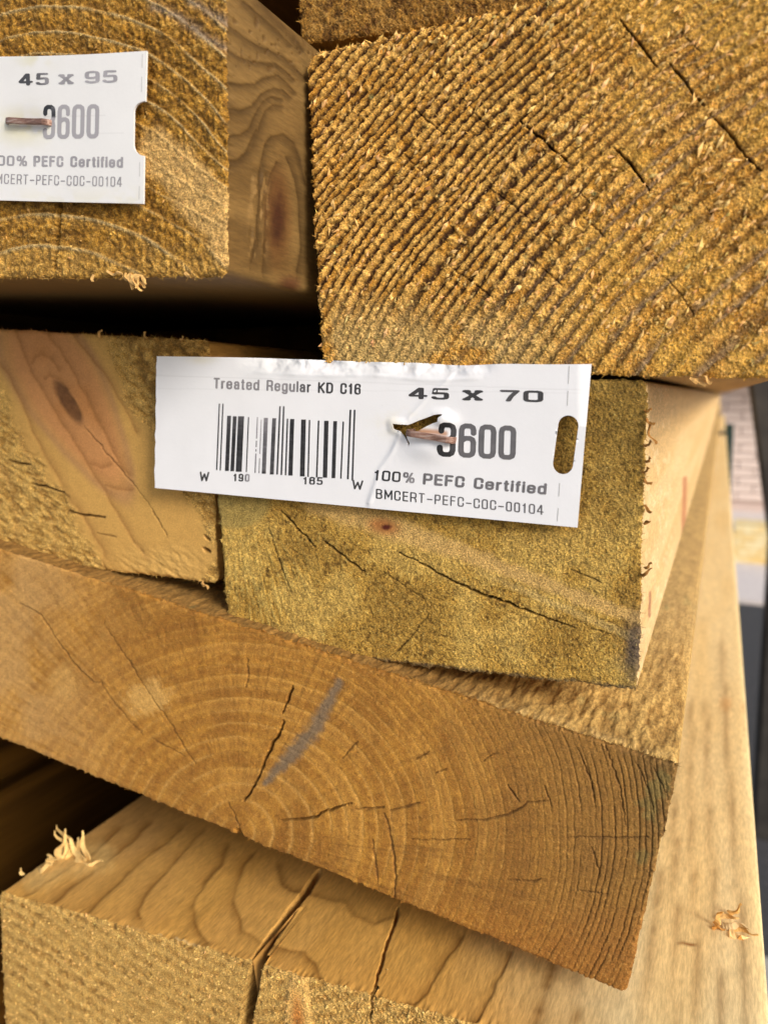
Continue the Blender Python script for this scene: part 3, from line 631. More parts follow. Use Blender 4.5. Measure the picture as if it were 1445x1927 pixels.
def box(name, lo, hi, mat, parent=None, bev=.0, **kw):
    import bmesh
    bm = bmesh.new(); bmesh.ops.create_cube(bm, size=1)
    lo = np.array(lo); hi = np.array(hi); c = (lo+hi)/2
    for v in bm.verts: v.co = Vector((np.array(v.co)*(hi-lo)+c))
    if bev: bmesh.ops.bevel(bm, geom=bm.edges[:], offset=bev, segments=2, affect='EDGES', profile=.5)
    if parent is not None:
        for v in bm.verts: v.co -= parent.location
    me = bpy.data.meshes.new(name); bm.to_mesh(me); bm.free(); me.materials.append(mat)
    return put(bpy.data.objects.new(name, me), parent, **kw)
M_lath = plain('lath_wood', lin(84, 56, 18), .9, .05, noise=lin(40, 24, 7), bump=.4, bscale=90, stretch=(1, .05, 1))
for k, (z_, lab) in enumerate(((.86, 'lowest'), (.962, 'second lowest'), (1.064, 'second highest'), (1.166, 'highest'))):  # stack added to keep sky light out of the gaps
    x1_ = -.222-.004*(k % 2); box('sawn_timber', (x1_-.1, .08+.01*k, z_), (x1_, 3.7, z_+.1), M_lath, bev=.003, label='square timber added to block sky light at the left of the pile, %s of four' % lab, cat='timber', group='square timbers added at the left side')
pa = unproj(-600, 545, .091); pc = unproj(300, 628, .1135); z1 = unproj(424, 521, .091)[2]; z0 = unproj(391, 643, .1135)[2]
box('sky_stop_lath', (-.32, .17, z0-.006), (-.0345, .21, z1+.001), M_lath, bev=.001, label='thin lath added to stop sky light deep in the dark gap below the upper left beam', cat='lath')  # unseen lath added to keep the sky out of the gap

# ================================================================== TAGS
def insidepoly(x, y, poly):
    c = np.zeros(x.shape, bool); n = len(poly)
    for i in range(n):
        (x1, y1), (x2, y2) = poly[i], poly[(i+1) % n]
        c ^= ((y1 > y) != (y2 > y)) & (x < (x2-x1)*(y-y1)/((y2-y1) or 1e-9)+x1)
    return c
def capsule(x, y, a, b, r): return pdist(x, y, [a, b])[0]-r
def polysdf(x, y, poly):
    q, _ = pdist(x, y, poly+[poly[0]]); return np.where(insidepoly(x, y, poly), -q, q)
def nodemat_tag():
    m, t, b = nodemat('plastic_tag'); L = t.links
    tc = N(t, 'ShaderNodeTexCoord'); n = N(t, 'ShaderNodeTexNoise', Scale=90.0, Detail=5.0, Roughness=.6); n2 = N(t, 'ShaderNodeTexNoise', Scale=1500.0, Detail=4.0, Roughness=.7)
    at = N(t, 'ShaderNodeAttribute', _attribute_name='wood')
    L.new(tc.outputs['Object'], n.inputs['Vector']); L.new(tc.outputs['Object'], n2.inputs['Vector'])
    rr = N(t, 'ShaderNodeMapRange'); rr.inputs['From Min'].default_value = .3; rr.inputs['From Max'].default_value = .7; rr.inputs['To Min'].default_value = .96; rr.inputs['To Max'].default_value = 1.02
    L.new(n.outputs['Fac'], rr.inputs['Value']); vm = N(t, 'ShaderNodeVectorMath', _operation='SCALE'); L.new(at.outputs['Color'], vm.inputs[0]); L.new(rr.outputs[0], vm.inputs['Scale'])
    sp = N(t, 'ShaderNodeMapRange'); sp.inputs['From Min'].default_value = .70; sp.inputs['From Max'].default_value = .76; sp.inputs['To Min'].default_value = 1.0; sp.inputs['To Max'].default_value = .72
    L.new(n2.outputs['Fac'], sp.inputs['Value']); v2 = N(t, 'ShaderNodeVectorMath', _operation='SCALE'); L.new(vm.outputs[0], v2.inputs[0]); L.new(sp.outputs[0], v2.inputs['Scale'])
    L.new(v2.outputs[0], b.inputs['Base Color']); b.inputs['Roughness'].default_value = .30; b.inputs['Specular IOR Level'].default_value = .55
    bp = N(t, 'ShaderNodeBump', Strength=.12, Distance=.0002); L.new(n2.outputs['Fac'], bp.inputs['Height']); L.new(bp.outputs[0], b.inputs['Normal'])
    return m
M_tag = nodemat_tag()
def inkmat():
    m, t, b = nodemat('print_ink'); at = N(t, 'ShaderNodeAttribute', _attribute_name='wood'); t.links.new(at.outputs['Color'], b.inputs['Base Color'])
    b.inputs['Roughness'].default_value = .45; return m
M_ink = inkmat()
def tag_sheet(name, label, corners, D, top, hole, lift, colf, step=2.3):
    """thin plastic sheet; lift(px,py) = mm towards the viewer; hole(px,py) < 0 inside openings; top(s) = rise of the top edge in px"""
    TL, TR, BR, BL = [np.array(c, float) for c in corners]
    root = empty(name, tuple(unproj(*((BR+BL)/2), D)), label, 'tag', 'printed tags stapled to the timber')
    nx = int(np.linalg.norm(TR-TL)/step); ny = int(np.linalg.norm(BR-TR)/step)
    S, Tt = np.meshgrid(np.linspace(0, 1, nx+1), np.linspace(0, 1, ny+1)); s2, t2 = S[..., None], Tt[..., None]
    Q = (TL*(1-s2)+TR*s2)*(1-t2)+(BL*(1-s2)+BR*s2)*t2
    x, y = Q[..., 0].copy(), Q[..., 1].copy(); y += top(x)*(1-Tt)
    x += (vn(y, y*0, 13, 311)-.5)*1.6*(S < .001)
    cx = (x[:-1, :-1]+x[1:, 1:])/2; cy = (y[:-1, :-1]+y[1:, 1:])/2; keep = hole(cx, cy) > 0
    g = hole(x, y); e = .05; gx = (hole(x+e, y)-g)/e; gy = (hole(x, y+e)-g)/e
    mv = (g < step*.75) & (g > -step*1.6); x = np.where(mv, x-g*gx, x); y = np.where(mv, y-g*gy, y)
    P = unproj(x, y, D); P[..., 1] -= lift(x, y)/1000; col = colf(x, y)
    idx = np.arange(x.size).reshape(x.shape); F = np.stack([idx[:-1, :-1], idx[1:, :-1], idx[1:, 1:], idx[:-1, 1:]], -1)[keep]
    V = P.reshape(-1, 3); V, F, cc = compact(V, F, col.reshape(-1, 3)); n = len(V)
    E = np.concatenate([F[:, [0, 1]], F[:, [1, 2]], F[:, [2, 3]], F[:, [3, 0]]]); key = np.sort(E, 1); key = key[:, 0]*n+key[:, 1]
    u, inv, cnt = np.unique(key, return_inverse=True, return_counts=True); B = E[cnt[inv] == 1]
    V2 = V.copy(); V2[:, 1] += .00028
    VV = np.concatenate([V, V2]); FF = [np.concatenate([F, F[:, ::-1]+n])]
    rim = np.stack([B[:, 1], B[:, 0], B[:, 0]+n, B[:, 1]+n], 1)
    mesh_np('tag_sheet', VV, FF, M_tag, np.concatenate([cc, cc]), root)
    # the cut edge is a separate hard-edged strip so that the sheet's shading stays flat
    vv, ff, c3 = compact(VV, rim, np.concatenate([cc, cc])*.9); mesh_np('cut_edge', vv, ff, M_tag, c3, root, smooth=False)
    return root
# glyph strokes: x 0..1, y 0..1 (capital height)
_bowl = [(1, .15), (1, .85)]
GL = {
 '0': ([[(.3, 0), (.7, 0), (.93, .05), (1, .15), (1, .85), (.93, .95), (.7, 1), (.3, 1), (.07, .95), (0, .85), (0, .15), (.07, .05), (.3, 0)]], 1),
 'C': ([[(1, .68), (1, .85), (.92, .95), (.7, 1), (.3, 1), (.08, .95), (0, .85), (0, .15), (.08, .05), (.3, 0), (.7, 0), (.92, .05), (1, .15), (1, .34)]], 1.02),
 '6': ([[(1, .76), (1, .85), (.92, .95), (.7, 1), (.3, 1), (.08, .95), (0, .85), (0, .15), (.08, .05), (.3, 0), (.7, 0), (.92, .05), (1, .15), (1, .44), (.92, .54), (.7, .58), (.35, .58), (.08, .5)]], 1),
 '3': ([[(0, .78), (0, .86), (.1, .96), (.3, 1), (.7, 1), (.92, .95), (1, .85), (1, .66), (.92, .57), (.65, .52), (.4, .52)], [(.65, .52), (.92, .47), (1, .37), (1, .15), (.92, .05), (.7, 0), (.3, 0), (.1, .04), (0, .14), (0, .24)]], 1),
 '5': ([[(.94, 1), (.10, 1), (.04, .54), (.7, .57), (.93, .54), (1, .42), (1, .16), (.92, .05), (.7, 0), (.25, 0), (.05, .04), (-.02, .12)]], 1),
 '4': ([[(.72, 0), (.72, 1), (.64, 1), (0, .32), (0, .25), (1, .25)]], 1.08), '7': ([[(0, 1), (1, 1), (.6, .45), (.42, 0)]], 1.0), '1': ([[(.15, .80), (.45, .84), (.62, 1), (.62, 0)]], .8),
 '%': ([[(.12, .55), (.3, .55), (.38, .65), (.38, .9), (.3, 1), (.12, 1), (.04, .9), (.04, .65), (.12, .55)], [(.78, 1), (.32, 0)], [(.72, 0), (.9, 0), (.98, .1), (.98, .35), (.9, .45), (.72, .45), (.64, .35), (.64, .1), (.72, 0)]], 1.5),
 'P': ([[(0, 0), (0, 1), (.72, 1), (.94, .94), (1, .84), (1, .60), (.94, .5), (.72, .44), (0, .44)]], 1), 'E': ([[(1, 0), (0, 0), (0, 1), (1, 1)], [(0, .53), (.9, .53)]], .92), 'F': ([[(0, 0), (0, 1), (1, 1)], [(0, .53), (.88, .53)]], .88),
 'K': ([[(0, 0), (0, 1)], [(1, 1), (0, .38)], [(.32, .56), (1, 0)]], 1.1), 'D': ([[(0, 0), (0, 1), (.62, 1), (.92, .9), (1, .72), (1, .28), (.92, .1), (.62, 0), (0, 0)]], 1.1),
 'B': ([[(0, 0), (0, 1), (.7, 1), (.93, .92), (.96, .66), (.7, .53), (0, .53)], [(.7, .53), (.95, .44), (1, .12), (.72, 0), (0, 0)]], 1.05), 'R': ([[(0, 0), (0, 1), (.72, 1), (.94, .94), (1, .84), (1, .62), (.94, .52), (.72, .46), (0, .46)], [(.6, .46), (.95, .3), (1, 0)]], 1.05),
 'M': ([[(0, 0), (0, 1), (.5, .25), (1, 1), (1, 0)]], 1.3), 'T': ([[(0, 1), (1, 1)], [(.5, 1), (.5, 0)]], 1.0), 'O': ([[(.3, 0), (.7, 0), (.93, .05), (1, .15), (1, .85), (.93, .95), (.7, 1), (.3, 1), (.07, .95), (0, .85), (0, .15), (.07, .05), (.3, 0)]], 1.02),
 'W': ([[(0, 1), (.22, 0), (.5, .8), (.78, 0), (1, 1)]], 1.4),
 'a': ([[(.06, .54), (.14, .67), (.35, .72), (.68, .72), (.88, .64), (.92, .5), (.92, 0)], [(.92, .42), (.3, .40), (.05, .3), (.05, .1), (.28, 0), (.66, .02), (.9, .16)]], .95),
 'd': ([[(1, 1), (1, 0)], [(1, .58), (.7, .72), (.3, .72), (.06, .64), (0, .52), (0, .2), (.06, .08), (.3, 0), (.7, 0), (1, .14)]], .95),
 'e': ([[(0, .38), (1, .38), (1, .54), (.93, .65), (.7, .72), (.3, .72), (.06, .64), (0, .52), (0, .2), (.06, .08), (.3, 0), (.7, 0), (.93, .07), (1, .18)]], .95),
 'f': ([[(1, 1), (.66, 1), (.42, .9), (.42, 0)], [(0, .72), (.95, .72)]], .55), 'g': ([[(1, .72), (1, -.14), (.92, -.24), (.7, -.28), (.3, -.28), (.04, -.2)], [(1, .58), (.7, .72), (.3, .72), (.06, .64), (0, .52), (0, .2), (.06, .08), (.3, 0), (.7, 0), (1, .14)]], .95),
 'i': ([[(.5, 0), (.5, .72)], [(.5, .96), (.5, 1)]], .28), 'l': ([[(.5, 0), (.5, 1)]], .28), 'r': ([[(0, 0), (0, .72)], [(0, .5), (.35, .68), (1, .72)]], .62), 't': ([[(.42, .95), (.42, .12), (.62, 0), (1, 0)], [(0, .72), (.95, .72)]], .58),
 'u': ([[(0, .72), (0, .18), (.08, .06), (.3, 0), (.7, 0), (1, .14)], [(1, .72), (1, 0)]], .95), 'x': ([[(.04, .74), (.96, 0)], [(.04, 0), (.96, .74)], [(-.02, .74), (.2, .74)], [(.8, .74), (1.02, .74)], [(-.02, 0), (.2, 0)], [(.8, 0), (1.02, 0)]], 1.0),
 '-': ([[(0, .42), (1, .42)]], .95), '9': ([[(-.02, .10), (.08, .04), (.3, 0), (.7, 0), (.92, .05), (1, .15), (1, .85), (.92, .95), (.7, 1), (.3, 1), (.08, .95), (0, .85), (0, .56), (.08, .46), (.3, .42), (.65, .42), (.92, .5)]], 1),
}
def print_mask(name, parent, cells, frame, D, lift, ink, res):
    """cells: bool raster [rows from the bottom, columns]; frame = (origin px, right vector, up vector) per raster unit; every run becomes one flat quad"""
    (ox, oy), (rx, ry), (ux, uy) = frame; V, n = [], 0
    pad = np.zeros((cells.shape[0], 1), bool); dd = np.diff(np.concatenate([pad, cells, pad], 1).astype(np.int8), axis=1)
    R0, A0 = np.nonzero(dd == 1); R1, A1 = np.nonzero(dd == -1)
    segs = []
    for r_, a, b in zip(R0, A0, A1):
        k = max(1, int((b-a)*res/6)); t = np.linspace(a, b, k+1)
        for i in range(k): segs.append((r_, t[i], t[i+1]))
    S = np.array(segs)
    if not len(S): return
    q = np.stack([np.stack([S[:, 1], S[:, 0]], 1), np.stack([S[:, 2], S[:, 0]], 1), np.stack([S[:, 2], S[:, 0]+1], 1), np.stack([S[:, 1], S[:, 0]+1], 1)], 1)*res
    x = ox+q[..., 0]*rx+q[..., 1]*ux; y = oy+q[..., 0]*ry+q[..., 1]*uy
    P = unproj(x, y, D); P[..., 1] -= lift(x, y)/1000+.00003
    g = ink(x.mean(1), y.mean(1)); col = np.repeat(g[:, None], 4, 1).reshape(-1)
    col = np.stack([col, col*.97, col*1.04], 1)
    F = np.arange(len(S)*4).reshape(-1, 4)
    return mesh_np(name, P.reshape(-1, 3), F, M_ink, col, parent, smooth=False)
def text(name, parent, s, p0, p1, height, wx, wy, D, lift, ink, gap=.22, space=.7, up=None, wear=0, seed=1, res=.45, fit=1.0, mask=None):
    p0, p1 = np.array(p0, float), np.array(p1, float); L = np.linalg.norm(p1-p0); ex = (p1-p0)/L
    upv = np.array(up if up is not None else (ex[1], -ex[0])); upv = upv/np.linalg.norm(upv)
    tot = sum(space if ch == ' ' else GL[ch][1] for ch in s); ng = len(s)-1; unit = L/(tot+gap*ng)
    nx = int(L/res)+8; ny = int(height*1.42/res)+8; y0 = -.36*height
    X, Y = np.meshgrid((np.arange(nx)+.5)*res-2, (np.arange(ny)+.5)*res+y0); M = np.zeros(X.shape, bool); cur = 0
    for ch in s:
        if ch == ' ': cur += (space+gap)*unit; continue
        g, adv = GL[ch]; wd = adv*unit*fit
        for st in g:
            pts = [(cur+wx+(wd-2*wx)*a, wy+(height-2*wy)*b) for a, b in st]
            if ch in 'il': pts = [(cur+wd/2, q[1]) for q in pts]
            xs = [q[0] for q in pts]; m = (X > min(xs)-wx-1) & (X < max(xs)+wx+1)
            sc = [(a/wx, b/wy) for a, b in pts]
            q, _ = pdist(X[m]/wx, Y[m]/wy, sc); mm = M[m]; mm |= q < 1.0; M[m] = mm
        cur += (adv+gap)*unit
    org = p0-2*ex+y0*upv
    if wear: M &= fbm(X+org[0], Y*.6, 4, seed, 3) > wear
    if mask is not None: M &= mask(org[0]+X*0+(X+2)*ex[0]+(Y-y0)*upv[0], org[1]+(X+2)*ex[1]+(Y-y0)*upv[1])
    return print_mask(name, parent, M, (tuple(org), tuple(ex), tuple(upv)), D, lift, ink, res)
def lg(v): return ((np.asarray(v)/255+.055)/1.055)**2.4

# --- the tag on the middle beam
h3 = lambda pts: conv(pts, 7.225, 700, 740)
HOLE = h3([(284, 412), (330, 417), (400, 424), (500, 428), (560, 405), (640, 370), (730, 338), (810, 308), (850, 290), (930, 282), (985, 284), (915, 330), (908, 385), (830, 410), (760, 442), (690, 480), (640, 512), (560, 530), (500, 545), (478, 575), (488, 620), (522, 680), (502, 722), (488, 660), (450, 590), (385, 512), (320, 494), (292, 478)])
DE = .1101
def holeE(x, y): return np.minimum(capsule(x, y, (1069, 801), (1059, 873), 19.3), polysdf(x, y, HOLE))
def liftE(x, y):
    top = sst(40, 0, y-(672+.012*(x-295))); zone = sst(440, 520, x)*sst(940, 860, x)
    cr = fbm(x, y, 34, 320, 4)
    v = -1.1*top**2*zone + top*(cr-.5)*2.2*zone*sst(0, 8, y-670) + (vn(x, y, 400, 321)-.5)*.22 
    d1, _ = pdist(x, y, [(752, 819), (740, 846), (716, 884), (695, 945)]); v = v+.16*np.exp(-(d1/5)**2)*(y > 812)+.14*sst(-6, 6, x-(752-(y-819)*.45))*sst(800, 850, y)*sst(140, 20, d1)
    d2, _ = pdist(x, y, [(769, 786), (800, 752), (835, 722), (860, 690)]); v = v+.10*np.exp(-(d2/4)**2)
    d3, _ = pdist(x, y, [(480, 700), (600, 706), (700, 705), (800, 715), (900, 712)]); v = v+.08*np.exp(-(d3/4)**2)*zone
    bul = np.exp(-((x-812)/42)**2-((y-842)/26)**2); lip = sst(16, 0, polysdf(x, y, HOLE))*sst(835, 812, y+0*x); curl = np.exp(-((x-838)/18)**2-((y-790)/12)**2)
    v = v+.75*bul+.30*lip+.7*curl
    v = v-.35*sst(1085, 1115, x)*(y < 800)
    return v
def colE(x, y):
    c = np.broadcast_to(np.array([.80, .81, .845]), x.shape+(3,)); gl = sst(40, 5, abs(y-688))*sst(430, 500, x)*sst(930, 820, x)
    c = mixc(c, np.array([.66, .68, .71]), gl*.8*sst(.35, .6, fbm(x, y, 30, 322, 3)))
    ye = np.exp(-((x-760)/46)**2-((y-800)/22)**2)*.6+.5*np.exp(-((x-380)/26)**2-((y-676)/9)**2); c = mixc(c, np.array([.72, .66, .48]), ye*sst(.3, .7, fbm(x, y, 20, 323, 3)))
    rs = sst(9, 1, pdist(x, y, [(790, 811), (822, 813), (838, 816)])[0]); c = mixc(c, np.array([.42, .16, .03]), rs*.8)
    ln = sst(1.6, .4, abs(y-(706+.035*(x-300))))*.10+sst(1.6, .4, abs(y-(731+.01*(x-300))))*.06; return c*(1-ln)[..., None]
def topE(x): return 3*sst(460, 560, x)+1.5*np.sin(x*.02)*sst(440, 500, x)+7*np.exp(-((x-865)/70)**2)
tE = tag_sheet('printed_tag', 'white printed tag reading 45 x 70 with a barcode, torn open around its staple', [(295, 670), (1112, 682), (1086, 993), (291, 918)], DE, topE, holeE, liftE, colE)
keepE = lambda x, y: (holeE(x, y) > .6)
def ink_const(a, b=None, x0=0, x1=1, nz=.12, seed=1):
    def f(x, y):
        t = sst(x0, x1, x) if b is not None else 0; v = a if b is None else a+(b-a)*t
        return lg(np.clip(v*(1+nz*2*(fbm(x, y, 14, seed, 3)-.5)), 8, 235))
    return f
K = dict(D=DE, lift=liftE, mask=keepE)
text('printed_words', tE, 'Treated Regular KD C16', (402, 731), (678.5, 742.5), 20.5, 1.85, 1.6, ink=ink_const(138, 62, 540, 600), up=(.03, -1), seed=3, wear=.16, **K)
text('printed_digits', tE, '45', (768.5, 750.6), (845, 752.3), 22, 5.0, 2.0, ink=ink_const(60), gap=.22, seed=5, **K)
text('printed_digits', tE, 'x', (870, 753.2), (908, 754), 25, 5.2, 2.3, ink=ink_const(58), seed=6, **K)
text('printed_digits', tE, '70', (940, 755), (1022, 757), 22, 5.0, 2.1, ink=ink_const(82, 60, 950, 1010), gap=.18, seed=7, **K)
text('printed_digits', tE, '3600', (824.5, 858.5), (970, 866), 64.5, 5.2, 4.6, ink=ink_const(38, 98, 846, 862), gap=.14, up=(.03, -1), seed=8, **K)
text('printed_words', tE, '100%', (702.5, 903.5), (780.5, 909.5), 20, 1.9, 1.6, ink=ink_const(50, 140, 745, 775), gap=.24, seed=9, wear=.15, **K)
text('printed_words', tE, 'PEFC Certified', (795.5, 911.5), (1027.5, 931), 21.5, 2.7, 2.1, ink=ink_const(108), gap=.20, space=.6, seed=10, **K)
text('printed_words', tE, 'BMCERT-PEFC-COC-00104', (708, 938), (1022.5, 969), 18.5, 1.35, 1.15, ink=ink_const(36, 98, 740, 800), gap=.34, up=(.02, -1), seed=11, **K)
for s_, a, b, hh_ in (('W', (375.5, 905), (393.5, 906), 18), ('190', (439, 905.5), (470, 906.5), 14.5), ('165', (570, 911.5), (607, 912.5), 14.5), ('W', (662, 920.5), (682.5, 922), 18)):
    text('printed_digits', tE, s_, a, b, hh_, 1.6, 1.3, ink=ink_const(52, 58) if s_ != '190' else ink_const(48, 150, 456, 468), gap=.3, seed=12, **K)
bars = [(438, 421, 8, 392, 803), (460, 443, 8, 392, 805), (498, 484, 24, 467, 808), (533, 517, 23, 470, 810), (572, 557, 37, 470, 813), (618, 604, 7, 475, 815), (673, 658, 7, 475, 820), (697, 682, 6, 478, 822), (725, 712, 25, 480, 825), (776, 761, 24, 482, 830),
        (812, 794, 10, 408, 830), (835, 820, 10, 408, 833), (858, 846, 9, 485, 835), (887, 876, 26, 487, 837), (957, 949, 29, 490, 842), (994, 985, 9, 493, 845), (1050, 1038, 10, 497, 848), (1098, 1089, 27, 498, 850), (1152, 1141, 23, 500, 853), (1202, 1187, 9, 503, 856), (1246, 1230, 11, 430, 860), (1272, 1258, 10, 430, 868)]
BV, BC = [], []; rb = np.random.default_rng(4)
for (xt, xb, wd, yt, yb) in bars:
    nseg = 26
    for k in range(nseg):
        q = []
        for kk, sd_ in ((k, -1), (k, 1), (k+1, 1), (k+1, -1)):
            t = kk/nseg; q.append(((xt+(xb-xt)*t+sd_*wd/2)/3.284+280, (yt+(yb-yt)*t)/3.284+640))
        xm, ym = q[0]
        fade = max(0, 1-abs(xm-497)/22)*.9*(ym < 885); g = 46+55*max(0, min(1, (820-ym)/60))*(xm < 545)+fade*60+ (70 if (xt in (673, 697)) else 0)
        if xt in (673, 697) and rb.random() < .22: continue
        BV += q; BC += [float(lg(g+rb.normal()*5))]*4
BV = np.array(BV); Pb = unproj(BV[:, 0], BV[:, 1], DE); Pb[:, 1] -= liftE(BV[:, 0], BV[:, 1])/1000+.00003; BC = np.array(BC)
mesh_np('barcode', Pb, np.arange(len(BV)).reshape(-1, 4)[:, ::-1], M_ink, np.stack([BC, BC*.96, BC*1.05], 1), tE, smooth=False)
def ticks(parent, lst, D, lift, g=185):
    V = []
    for (x0, y0, x1, y1) in lst:
        n = 6
        for k in range(n):
            for t, s_ in ((k/n, -.8), (k/n, .8), ((k+1)/n, .8), ((k+1)/n, -.8)): V.append((x0+(x1-x0)*t+s_, y0+(y1-y0)*t))
    V = np.array(V); P = unproj(V[:, 0], V[:, 1], D); P[:, 1] -= lift(V[:, 0], V[:, 1])/1000+.00003
    mesh_np('perforation_marks', P, np.arange(len(V)).reshape(-1, 4)[:, ::-1], M_ink, np.full((len(V), 3), float(lg(g))), parent, smooth=False)
ticks(tE, [(1071, 688, 1069.5, 722), (1068.7, 735, 1067.5, 763), (1053, 909, 1051.5, 934), (1050.5, 956, 1048.5, 981)], DE, liftE)

# --- the tag on the upper left beam
DA = .0897
def holeA(x, y): return capsule(x, y, (274, 211), (273.5, 272), 21)
def liftA(x, y): return (vn(x, y, 260, 330)-.5)*.35 + .35*sst(200, -400, x) - .25*np.exp(-((x-49)/40)**2-((y-227)/22)**2)
def colA(x, y):
    c = np.broadcast_to(np.array([.79, .79, .79]), x.shape+(3,)); n = fbm(x, y, 26, 331, 3)
    st = np.exp(-((x-40)/52)**2-((y-238)/30)**2)+.6*np.exp(-((x-66)/30)**2-((y-110)/20)**2)*1.2+.3*sst(340, 380, y)*sst(.4, .6, n); c = mixc(c, np.array([.70, .66, .42]), np.clip(st*sst(.3, .65, n), 0, 1)*.8)
    ln = sst(1.3, .3, abs(y-(219-.01*x)))*.10*(x > 80)*(x < 200)+sst(1.3, .3, abs(y-250))*.08*(x > 80)*(x < 235); return c*(1-ln)[..., None]
tA = tag_sheet('printed_tag', 'white printed tag reading 45 x 95, cut off by the left edge of the picture', [(-420, 122), (276, 95), (270.5, 383), (-420, 366)], DA, lambda x: 0*x+2*np.sin(x*.012), holeA, liftA, colA)
KA = dict(D=DA, lift=liftA, mask=lambda x, y: holeA(x, y) > .5)
text('printed_digits', tA, '45', (35.5, 160.5), (92.5, 158.5), 22.5, 3.9, 1.9, ink=lambda x, y: lg(np.clip(72+70*sst(60, 92, x), 0, 230)), gap=.22, seed=13, **KA)
text('printed_digits', tA, 'x', (110.5, 158), (139, 157.3), 24, 4, 2.1, ink=ink_const(148), seed=14, **KA)
text('printed_digits', tA, '95', (160.5, 156.3), (222, 154.3), 23, 3.9, 1.9, ink=ink_const(158), gap=.2, seed=15, **KA)
text('printed_digits', tA, '3600', (79.5, 261), (187, 260), 64.5, 3.9, 3.9, ink=lambda x, y: lg(163-112*sst(103, 96, x-.25*(y-200))*sst(222, 216, y)), gap=.17, up=(.02, -1), seed=16, **KA)
text('printed_words', tA, '100%', (-20, 310.5), (51, 312), 19.5, 1.9, 1.6, ink=ink_const(160), gap=.24, seed=17, **KA)
text('printed_words', tA, 'PEFC Certified', (62.5, 312.5), (233, 315.5), 20.5, 2.3, 1.9, ink=ink_const(158), gap=.20, space=.6, seed=18, **KA)
text('printed_words', tA, 'BMCERT-PEFC-COC-00104', (-20, 344.5), (230.5, 351.5), 19, 1.15, 1.1, ink=ink_const(150), gap=.34, seed=19, **KA)
ticks(tA, [(268.3, 101, 267.8, 127), (267.6, 144, 267.2, 173), (264.3, 305, 263.8, 332), (263.4, 350, 262.6, 375)], DA, liftA, 200)

# --- staples
def rust():
    m, t, b = nodemat('rusty_staple'); tc = N(t, 'ShaderNodeTexCoord'); n = N(t, 'ShaderNodeTexNoise', Scale=1400.0, Detail=6.0, Roughness=.7); mp = N(t, 'ShaderNodeMapping'); mp.inputs['Scale'].default_value = (.18, 1, 1.6)
    cr = N(t, 'ShaderNodeValToRGB'); e = cr.color_ramp.elements; e[0].position = .32; e[0].color = (.06, .025, .018, 1); e[1].position = .7; e[1].color = (.52, .41, .36, 1); k = e.new(.5); k.color = (.27, .15, .11, 1)
    t.links.new(tc.outputs['Object'], mp.inputs[0]); t.links.new(mp.outputs[0], n.inputs['Vector']); t.links.new(n.outputs['Fac'], cr.inputs[0]); t.links.new(cr.outputs[0], b.inputs['Base Color'])
    b.inputs['Roughness'].default_value = .42; b.inputs['Metallic'].default_value = .25
    bp = N(t, 'ShaderNodeBump', Strength=.35, Distance=.0001); t.links.new(n.outputs['Fac'], bp.inputs['Height']); t.links.new(bp.outputs[0], b.inputs['Normal']); return m
M_rust = rust()
def staple(label, p0, p1, D, wpx, th=.0005):
    a = unproj(*p0, D); b = unproj(*p1, D); Y = np.array([0, 1, 0]); e = (b-a)/np.linalg.norm(b-a); up = np.cross(e, Y)
    w_ = np.linalg.norm(unproj(p0[0], p0[1]+wpx, D)-a)/2; r = .0008; path = []
    L = np.linalg.norm(b-a)
    path.append((a+Y*.0075, -Y)); path.append((a+Y*r, -Y))
    for k in range(1, 5): g = k/5*math.pi/2; path.append((a+Y*r*(1-math.sin(g))+e*r*(1-math.cos(g)), None))
    for k in np.linspace(0.12, .88, 8): path.append((a+e*L*k+up*w_*.08*(RNG.random()-.5)-Y*.0001*math.sin(k*9), None))
    for k in range(4, 0, -1): g = k/5*math.pi/2; path.append((b+Y*r*(1-math.sin(g))-e*r*(1-math.cos(g)), None))
    path.append((b+Y*r, None)); path.append((b+Y*.0075, None))
    C_ = np.array([q[0] for q in path]); T = np.gradient(C_, axis=0); T /= np.linalg.norm(T, axis=1)[:, None]; Nn = np.cross(T, up)
    sec = [(-1, -1), (-.7, -1.25), (.7, -1.25), (1, -1), (1, 1), (.7, 1.25), (-.7, 1.25), (-1, 1)]
    V = np.stack([C_+up*w_*v+Nn*th*.4*u for v, u in sec], 1); n = len(C_); m = len(sec); F = []
    for i in range(n-1):
        for j in range(m): F.append([i*m+j, i*m+(j+1) % m, (i+1)*m+(j+1) % m, (i+1)*m+j])
    o = mesh_np('staple', V.reshape(-1, 3), np.array(F), M_rust, None, None, smooth=False)
    o['label'] = label; o['category'] = 'staple'; o['group'] = 'staples holding the tags'; return o
staple('flat rusty staple in the torn hole of the 45 x 70 tag', (764, 814), (851, 829), .1088, 12)
staple('brown staple driven flat across the 45 x 95 tag', (9, 226), (91, 229), .0893, 11)

